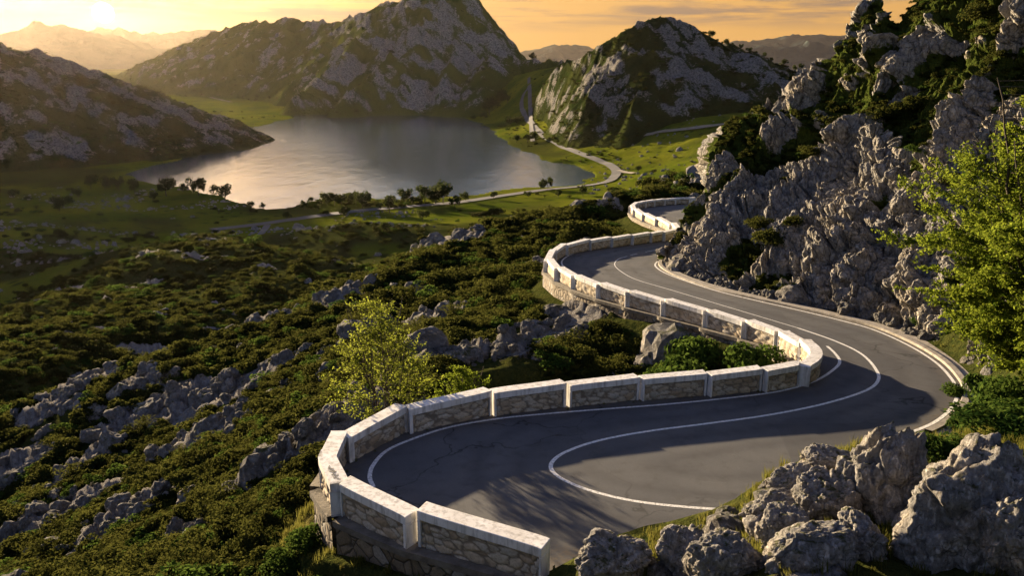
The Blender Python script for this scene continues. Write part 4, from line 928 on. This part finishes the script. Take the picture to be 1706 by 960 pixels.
def big_tree(name, label, base, H, Rx, stems, nside, ntwig, nleaf, leaf, mat, seed, low=.15, twiglen=.5, lean=(0, 0), r0=.12):
    r = np.random.default_rng(seed); TV, TF = [], []; LP, LD, LT = [], [], []
    for s in range(stems):
        a = 6.283*s/stems+r.uniform(-.4, .4); sp_ = Rx*r.uniform(.15, .6); top = np.array([math.cos(a)*sp_+lean[0], math.sin(a)*sp_+lean[1], H*r.uniform(.78, 1.0)])
        st = bent(np.array([math.cos(a)*r0, math.sin(a)*r0, -.2]), top, 14, H*.018, r); tube(TV, TF, st, r0*r.uniform(.6, 1.), .015, 6)
        for j in range(nside):
            f = low+(1-low)*(j+r.random())/nside; i = f*13; k = min(int(i), 12); o = st[k]+(st[k+1]-st[k])*(i-k)
            env = Rx*(.42+.58*min(1, f/.5) if low < .16 else 1)*(math.sin(math.pi*min(1, .18+.82*f**.85))**.7)*r.uniform(.55, 1.08); an = r.uniform(0, 6.283)
            e = np.array([lean[0]*f+math.cos(an)*env, lean[1]*f+math.sin(an)*env, o[2]+env*r.uniform(-.05, .55)])
            br = bent(o, e, 9, env*.03, r); tube(TV, TF, br, .012+.03*(1-f)*r0/.12, .005, 4)
            tone = r.uniform(-.2, .2)
            for q in range(ntwig):
                g = r.uniform(.25, 1.0); i2 = g*8; k2 = min(int(i2), 7); p0 = br[k2]+(br[k2+1]-br[k2])*(i2-k2)
                dd = (e-o)/(np.linalg.norm(e-o)+1e-6)+r.normal(size=3)*np.array([.75, .75, .4])+[0, 0, .15]; dd /= np.linalg.norm(dd); tl = twiglen*r.uniform(.5, 1.2)
                p1 = p0+dd*tl; tube(TV, TF, np.stack([p0, (p0+p1)/2+r.normal(size=3)*.02, p1]), .006, .003, 3)
                m = nleaf; u = r.random(m)[:, None]; pos = p0+(p1-p0)*(.1+.95*u)+r.normal(size=(m, 3))*leaf*.9
                LP.append(pos); LD.append(r.normal(size=(m, 3))*.7+[0, 0, .8]); LT.append(np.clip(r.normal(.45+tone, .2, m)+.2*(f-.5), 0, 1))
    V, Fq, T = leaf_quads(np.vstack(LP), np.vstack(LD), leaf, np.concatenate(LT), r)
    root = empty(name, base); tag(root, label, 'tree')
    mesh_np('trunk', np.array(TV), np.array(TF), M['bark'], parent=root); mesh_np('crown', V, Fq, mat, {'tone': T}, smooth=False, parent=root)
    return root
P = atY(1765, 655, 26); big_tree('tree', 'tall bright green leafy tree standing at the right beside the road bend', (P[0], P[1], gz(P[0], P[1])), 11.4, 5.4, 9, 34, 20, 40, .06, M['green'], 11, .14, .8, (-.5, 0), .13)
Pq = path_at(np.array([11.6])); Pn = path_frame(np.array([11.6]))[2][0]; P = Pq+Pn*3.0
P = np.ravel(P)[:2]; big_tree('tree', 'small sparse yellow green tree growing outside the near parapet', (P[0], P[1], gz(P[0], P[1])), 6.3, 2.3, 8, 14, 10, 9, .055, M['yellow'], 12, .2, .6, (-.3, .1), .06)
P = P+np.array([2.8, 3.4]); big_tree('bush', 'low yellow green bush right of the small sparse tree', (P[0], P[1], gz(P[0], P[1])), 3.0, 1.7, 7, 8, 8, 14, .055, M['green'], 13, .1, .4, (0, 0), .04)['category'] = 'bush'

SHR = [(1130,590,39.5,2.1,'bright green rounded bush behind the parapet, left of two'),(1160,562,42,1.7,'dark green bush rising behind the bright rounded one'),(1262,592,38.5,1.8,'bright green bush behind the parapet near the inner bend'),
 (1225,600,38,.9,'small green bush squeezed behind the inner bend blocks'),(1672,702,22,1.0,'leafy green bush at the foot of the tall tree'),(1695,735,20.5,1.5,'tangled bush at the right edge under the tall tree'),(1600,742,19,.9,'low weedy bush beside the tall craggy boulder'),
 (1660,655,26,1.2,'yellowing bush under the tall tree by the kerb'),(1625,622,28.5,.8,'small yellow green bush by the kerb below the tall tree'),(1668,600,30,1.4,'round bush behind the trunk of the tall tree'),(1700,622,28,1.6,'dense bush at the right edge behind the tall tree'),(1602,590,33,.7,'little bush by the kerb where the bend begins'),(1702,690,24,1.3,'dark bush at the right edge below the tall tree'),(1680,640,27,1.5,'bush under the right half of the tall tree'),(1560,735,18.6,.7,'low leafy weed bush right behind the craggy boulder top'),(505,890,22.6,.8,'shrub at the foot of the near retaining wall, highest of three'),(525,940,20.2,.7,'shrub at the foot of the near retaining wall, closest to it'),(470,945,22,.8,'shrub in the dry grass below the near retaining wall'),(1540,560,44,.9,'small bush on the verge at the cliff foot')]
for px, py, Yq, s, lab in SHR:
    P = atY(px, py, Yq); z = max(gz(P[0], P[1]), 0); o = shrN[random.randrange(4)].copy(); o.name = 'shrub'; C.objects.link(o); o.location = (P[0], P[1], z-.1)
    hh = max(.8, (P[2]-z)/.8+s*.4); o.scale = (s*1.25, s*1.2, min(hh, s*1.6)); o.rotation_euler = (0, 0, random.uniform(0, 6)); tag(o, lab, 'bush')
# big dark bushes clinging to the cliff
def cliff_at(px, py):
    fw = V2[:, 1]*cp-(V2[:, 2]-CZ)*sp; up = V2[:, 1]*sp+(V2[:, 2]-CZ)*cp; a, c = 853+F*V2[:, 0]/fw, 480-F*up/fw
    d = (a-px)**2+(c-py)**2; k = np.argsort(d)[:20]; return V2[k[np.argmin(V2[k, 1])]]
for px, py, s, lab in ((1262,372,1.3,'dark bush on the lower cliff, left of the largest one'),(1285,395,2.0,'largest bush low on the cliff above the road'),(1320,370,1.2,'small bush right of the largest low cliff bush'),(1520,175,2.2,'broad dark bush in the high cliff hollow'),(1470,190,1.6,'dark bush left of the broad one in the high hollow'),
    (1640,20,2.2,'dark bush near the top right of the cliff'),(1415,130,1.1,'bush on the grassy ledge below the summit crag'),(1380,150,.9,'lower bush on the grassy ledge below the summit crag'),(1350,250,1.2,'small bush in the middle of the cliff face'),(1310,300,1.1,'small bush on the green diagonal ledge'),(1590,300,1.4,'dark bush behind the top of the tall tree')):
    P = cliff_at(px, py); o = scrN[random.randrange(4)].copy(); o.name = 'shrub'; C.objects.link(o); o.location = (P[0], P[1], P[2]-s*.35); o.scale = (s, s, s*.95); o.rotation_euler = (0, 0, random.uniform(0, 6)); tag(o, lab, 'bush')

# distant trees: each its own trunk and crown
def crown_mesh(seed, tall):
    r = np.random.default_rng(seed); Ps, Ds, Tn = [], [], []
    for k in range(9):
        c = np.array([*(r.normal(size=2)*.24), r.uniform(.38, .82)]); rad = r.uniform(.17, .29)
        u = r.normal(size=(60, 3)); u /= np.linalg.norm(u, axis=1, keepdims=True); Ps.append(c+u*rad*r.uniform(.5, 1.1, (60, 1))); Ds.append(u+r.normal(size=(60, 3))*.4); Tn.append(np.clip(r.normal(.45, .2, 60), 0, 1))
    P = np.vstack(Ps)*np.array([1/tall, 1/tall, 1]); return leaf_quads(P, np.vstack(Ds), .07, np.concatenate(Tn), r, asp=.7)
tv, tf = [], []; tube(tv, tf, np.array([[0, 0, -.06], [.01, 0, .2], [0, .01, .6]]), .035, .015, 5)
TRK = mesh_np('trunk', tv, np.array(tf), M['bark']); CRN = []
for k in range(6): v, f_, t_ = crown_mesh(700+k, (.85, 1.0, 1.25)[k % 3]); CRN.append(mesh_np('crown', v, f_, M['treeleaf'], {'tone': t_}, smooth=False))
def far_tree(P, h, lab, group, k):
    root = empty('tree', P, random.uniform(0, 6.28), h); tag(root, lab, 'tree', group)
    for src, nm in ((TRK, 'trunk'), (CRN[k % 6], 'crown')):
        o = src.copy(); o.name = nm; C.objects.link(o); o.parent = root
NEAR = [(277,327,24,'tree with a stacked double crown at the left end of the shore clump'),(304,320,11,'thin little tree between the double crowned one and the big round one'),(331,326,22,'big round tree on the left grassy spit by the water'),(375,333,20,'leafy tree nearest the tip of the left grassy spit'),
 (225,323,18,'dark tree in shade left of the grassy spit'),(255,335,13,'small tree in front of the double crowned tree'),(152,315,18,'leftmost of three shaded trees below the rocky hill'),(175,316,17,'middle of three shaded trees below the rocky hill'),(198,317,16,'rightmost of three shaded trees below the rocky hill'),
 (99,352,20,'lone dark round tree in the shaded meadow'),(131,331,12,'low dark tree up the meadow from the lone round one'),(23,331,13,'dark tree at the left edge of the meadow'),(420,347,9,'small tree just right of the sun glint on the shore'),(440,348,8,'tiny shore tree next to the glint, farther from the spit'),
 (508,349,11,'small tree starting the shore row left of centre'),(478,366,10,'small tree standing by the valley road alone'),(530,352,9,'bush sized tree in front of the shore row'),(519,338,8,'tiny tree at the water behind the start of the shore row'),(544,341,15,'slim tree first of the dense shore row'),(558,343,17,'round tree second in the dense shore row'),(569,343,15,'round tree third in the dense shore row'),
 (581,341,15,'tree fourth in the dense shore row'),(593,341,16,'tree last in the dense shore row'),(573,363,17,'dark tree on the near side of the valley road'),(604,347,20,'bushy tree right of the dense shore row'),(649,355,21,'dark broad tree in front of the central shore trees'),(675,340,19,'upright tree left of the tallest central one'),
 (708,337,23,'tall open tree in the central shore group'),(738,339,27,'broadest dark tree of the central shore group'),(726,340,20,'tree merging with the broadest one on its left'),(699,341,10,'low tree at the foot of the tall open one'),(687,341,10,'low tree between the upright and the tall open one'),(758,347,15,'small tree just right of the broadest one, by the road'),
 (776,335,12,'round little tree at the water right of the central group'),(704,370,15,'lone tree in the lit meadow below the road'),(640,388,15,'shady tree in the hollow left of the lone meadow tree'),(822,332,10,'small tree on the shore near the road end of the lake'),(900,316,11,'left of two trees by the lake corner'),(913,315,14,'right, larger of two trees by the lake corner'),
 (881,329,8,'bush sized tree between road and lake corner'),(971,327,13,'tree at the edge of the scrub below the junction'),(930,329,11,'tree by the valley road before the junction'),(1063,287,8,'small tree in the field right of the junction')]
FARS = [(815,191,22,'tallest dark tree on the far right shore'),(806,199,9,'bush sized tree at the foot of the tallest far shore tree'),(744,183,17,'dark tree in the far wood, middle of its front row'),(732,182,16,'dark tree in the far wood, left in its front row'),(758,183,16,'dark tree in the far wood, right in its front row'),(719,182,12,'small tree at the left end of the far wood'),
 (833,170,15,'tree up the slope right of the tallest far shore tree'),(845,172,12,'small tree beside the road bend on the far slope'),(849,209,11,'tree on the right shore, upper of the pair'),(861,207,11,'tree on the right shore by the winding road'),(888,236,12,'right of two trees between lake and road'),(879,237,11,'left of two trees between lake and road'),(861,238,10,'tree at the waterline on the right shore'),
 (645,178,11,'small tree at the far shore under the mountain'),(744,158,14,'tree at the upper edge of the far wood'),(780,152,16,'dark tree at the right top of the far wood'),(760,157,14,'tree between the upper far wood trees'),(727,163,14,'tree at the left top of the far wood'),(795,160,13,'tree at the right side of the far wood'),(770,170,14,'tree in the middle of the far wood'),(700,178,10,'small tree on the shore left of the far wood')]
CAP = {}
def place(lst, group):
    for k, (px, py, hp, lab) in enumerate(lst):
        P = hit(px, py, 150); far_tree((P[0], P[1], P[2]), hp/F*(P[1]*cp-(P[2]-CZ)*sp)*1.35, lab, group, k)
place(NEAR, 'trees along the near shore and meadow'); place(FARS, 'trees on the far shore')
RDG = [(1183,56,9,'highest tree on the right hill skyline'),(1207,69,9,'second tree down the right hill skyline'),(1232,79,6,'third tree down the right hill skyline'),(1247,83,7,'fourth tree down the right hill skyline'),(1272,91,7,'fifth tree down the right hill skyline'),(1284,95,6,'sixth tree down the right hill skyline'),(1307,100,8,'seventh tree down the right hill skyline'),(1323,105,7,'eighth tree down the right hill skyline'),(1335,108,7,'lowest tree on the right hill skyline')]
for k, (px, py, hp, lab) in enumerate(RDG):
    z_, px_, ys_, _ = MT_R; j = int(np.searchsorted(px_, px)); i = int(np.argmax((z_[:, j]-CZ)/ys_)); Yq = ys_[i]
    far_tree(((px_[j]-853)/F*cp*Yq, Yq, z_[i, j]-.4), hp/F*Yq*1.3, lab, 'trees on the right hill skyline', k)
z_, px_, ys_, _ = MT_M; j = int(np.searchsorted(px_, 884)); i = int(np.argmax((z_[:, j]-CZ)/ys_)); far_tree(((px_[j]-853)/F*cp*ys_[i], ys_[i], z_[i, j]-1), 14, 'single round tree on the saddle skyline right of the peak', 'saddle tree', 1)
for o in [TRK]+CRN: bpy.data.objects.remove(o)
print('trees', round(time.time()-T0, 1))

# ------------------------------------------------------------------ air
b = N('haze_air'); b.t.nodes.remove(b.out); b.out = b.t.nodes.new('ShaderNodeOutputMaterial')
vp = b.n('ShaderNodeVolumePrincipled', i_Density=.5e-5, i_Anisotropy=.67); vp.inputs['Color'].default_value = (1., .84, .66, 1)
b.t.links.new(vp.outputs[0], b.out.inputs['Volume'])
S = 16000; zt = 1500
hv = [(x, y, z) for z in (-40, zt) for x, y in ((-S, -S), (S, -S), (S, S), (-S, S))]
HAZE = True
if HAZE:
    hz = mesh_np('haze', hv, np.array([(0, 3, 2, 1), (4, 5, 6, 7), (0, 1, 5, 4), (1, 2, 6, 5), (2, 3, 7, 6), (3, 0, 4, 7)]), b.m, smooth=False); tag(hz, 'golden evening haze in the valley air', 'haze', kind='stuff')

# ------------------------------------------------------------------ sky and sun
SUNEL, sd0 = math.radians(7.0), ray(172, 20); SUNAZ = math.radians(-35)
vis = sd0/np.linalg.norm(sd0)
w = bpy.data.worlds.new('World'); sc.world = w; w.use_nodes = True; t = w.node_tree; t.nodes.clear(); lk = t.links.new
def wn(typ, **kw):
    x = t.nodes.new(typ)
    for k, v in kw.items():
        if k.startswith('i_'):
            key = k[2:]; key = int(key) if key.isdigit() else key
            if hasattr(v, 'is_output'): lk(v, x.inputs[key])
            else: x.inputs[key].default_value = v
        else: setattr(x, k, v)
    return x
def wm(op, a, c=0., clamp=False): return wn('ShaderNodeMath', operation=op, i_0=a, i_1=c, use_clamp=clamp).outputs[0]
def wmix(f, a, c, mode='MIX'):
    x = t.nodes.new('ShaderNodeMix'); x.data_type = 'RGBA'; x.blend_type = mode
    for i, v in ((0, f), (6, a), (7, c)):
        if hasattr(v, 'is_output'): lk(v, x.inputs[i])
        else: x.inputs[i].default_value = v
    return x.outputs[2]
sky = wn('ShaderNodeTexSky', sky_type='NISHITA', sun_disc=False, sun_elevation=SUNEL, sun_rotation=SUNAZ, air_density=1.5, dust_density=1.0, ozone_density=3.0, altitude=300)
dirv = wn('ShaderNodeTexCoord').outputs['Generated']
sx = wn('ShaderNodeSeparateXYZ', i_0=dirv)
dot = wn('ShaderNodeVectorMath', operation='DOT_PRODUCT', i_0=dirv, i_1=tuple(vis)).outputs['Value']
ang = wm('ARCCOSINE', wm('MINIMUM', dot, .999999))
el = sx.outputs['Z']
# warm band near the horizon towards the sun
low = wn('ShaderNodeMapRange', i_0=el, i_1=.10, i_2=.27, i_3=1., i_4=0.).outputs[0]
tw = wn('ShaderNodeMapRange', i_0=dot, i_1=-.3, i_2=.5, i_3=0., i_4=1.).outputs[0]
warm = wm('MULTIPLY', wm('POWER', low, 1.5), wm('POWER', tw, 1.2))
base = wmix(warm, wmix(1., sky.outputs[0], (.74, 1.02, 1.62, 1), 'MULTIPLY'), (2.45, 1.28, .33, 1))
glow = wm('ADD', wm('ADD', wm('MULTIPLY', wm('EXPONENT', wm('MULTIPLY', ang, -9.)), .8), wm('MULTIPLY', wm('EXPONENT', wm('MULTIPLY', ang, -5.)), 2.0)), wm('MULTIPLY', wm('EXPONENT', wm('MULTIPLY', ang, -38.)), 4.5))
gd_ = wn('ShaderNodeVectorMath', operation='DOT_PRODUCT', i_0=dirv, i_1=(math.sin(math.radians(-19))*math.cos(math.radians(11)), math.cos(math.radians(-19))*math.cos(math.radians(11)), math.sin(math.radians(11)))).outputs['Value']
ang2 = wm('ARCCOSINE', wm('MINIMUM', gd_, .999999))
glow = wm('ADD', glow, wm('MULTIPLY', wm('EXPONENT', wm('MULTIPLY', wm('MULTIPLY', ang2, ang2), -85.)), 5.5))  # extra bright lobe above the frame, added to gild the lake's reflection
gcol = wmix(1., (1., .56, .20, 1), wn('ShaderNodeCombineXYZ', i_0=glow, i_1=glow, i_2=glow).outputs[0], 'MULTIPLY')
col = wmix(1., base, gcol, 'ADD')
disc = wn('ShaderNodeMapRange', i_0=ang, i_1=math.radians(.32), i_2=math.radians(.62), i_3=1., i_4=0.).outputs[0]
col = wmix(disc, col, (260., 220., 150., 1))
# thin streaks of cloud
mp = wn('ShaderNodeMapping', i_Vector=dirv, i_Scale=(4., 4., 42.)).outputs[0]
cn = wn('ShaderNodeTexNoise', i_Vector=mp, i_Scale=1.4, i_Detail=7., i_Roughness=.6, i_Distortion=.3).outputs['Fac']
cr_ = wn('ShaderNodeMapRange', i_0=cn, i_1=.42, i_2=.55, i_3=0., i_4=.9).outputs[0]
hgt = wn('ShaderNodeMapRange', i_0=el, i_1=.034, i_2=.054, i_3=0., i_4=1.).outputs[0]
col = wmix(wm('MULTIPLY', cr_, hgt), col, (.80, .55, .44, 1))
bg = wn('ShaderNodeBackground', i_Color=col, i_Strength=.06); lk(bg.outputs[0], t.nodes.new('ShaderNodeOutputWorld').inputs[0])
w.cycles.sampling_method = 'MANUAL'; w.cycles.sample_map_resolution = 2048
sl = bpy.data.lights.new('sun', 'SUN'); sl.energy = 5.0; sl.angle = math.radians(.6); sl.color = (1., .77, .48)
so = bpy.data.objects.new('sun', sl); C.objects.link(so)
sdv_ = Vector((math.sin(SUNAZ)*math.cos(SUNEL), math.cos(SUNAZ)*math.cos(SUNEL), math.sin(SUNEL))); so.rotation_euler = sdv_.to_track_quat('Z', 'Y').to_euler(); so.location = (-200, 400, 300)

cam = bpy.data.cameras.new('camera'); co = bpy.data.objects.new('camera', cam); C.objects.link(co)
cam.sensor_width = 36; cam.lens = 36*F/1706; cam.clip_start = .5; cam.clip_end = 60000
co.location = (0, 0, CZ); co.rotation_euler = (math.pi/2-PIT, 0, 0); sc.camera = co
sc.view_settings.view_transform = 'Standard'; sc.view_settings.look = 'None'; sc.view_settings.exposure = 2.25; sc.view_settings.gamma = 1
sc.render.engine = 'CYCLES'; cy = sc.cycles
cy.use_denoising = True; cy.denoiser = 'OPENIMAGEDENOISE'; cy.max_bounces = 5; cy.diffuse_bounces = 2; cy.glossy_bounces = 2; cy.transmission_bounces = 3; cy.volume_bounces = 0; cy.transparent_max_bounces = 4
cy.sample_clamp_indirect = 4; cy.use_adaptive_sampling = True; cy.adaptive_threshold = .01; cy.caustics_reflective = False; cy.caustics_refractive = False
print('done', round(time.time()-T0, 1))
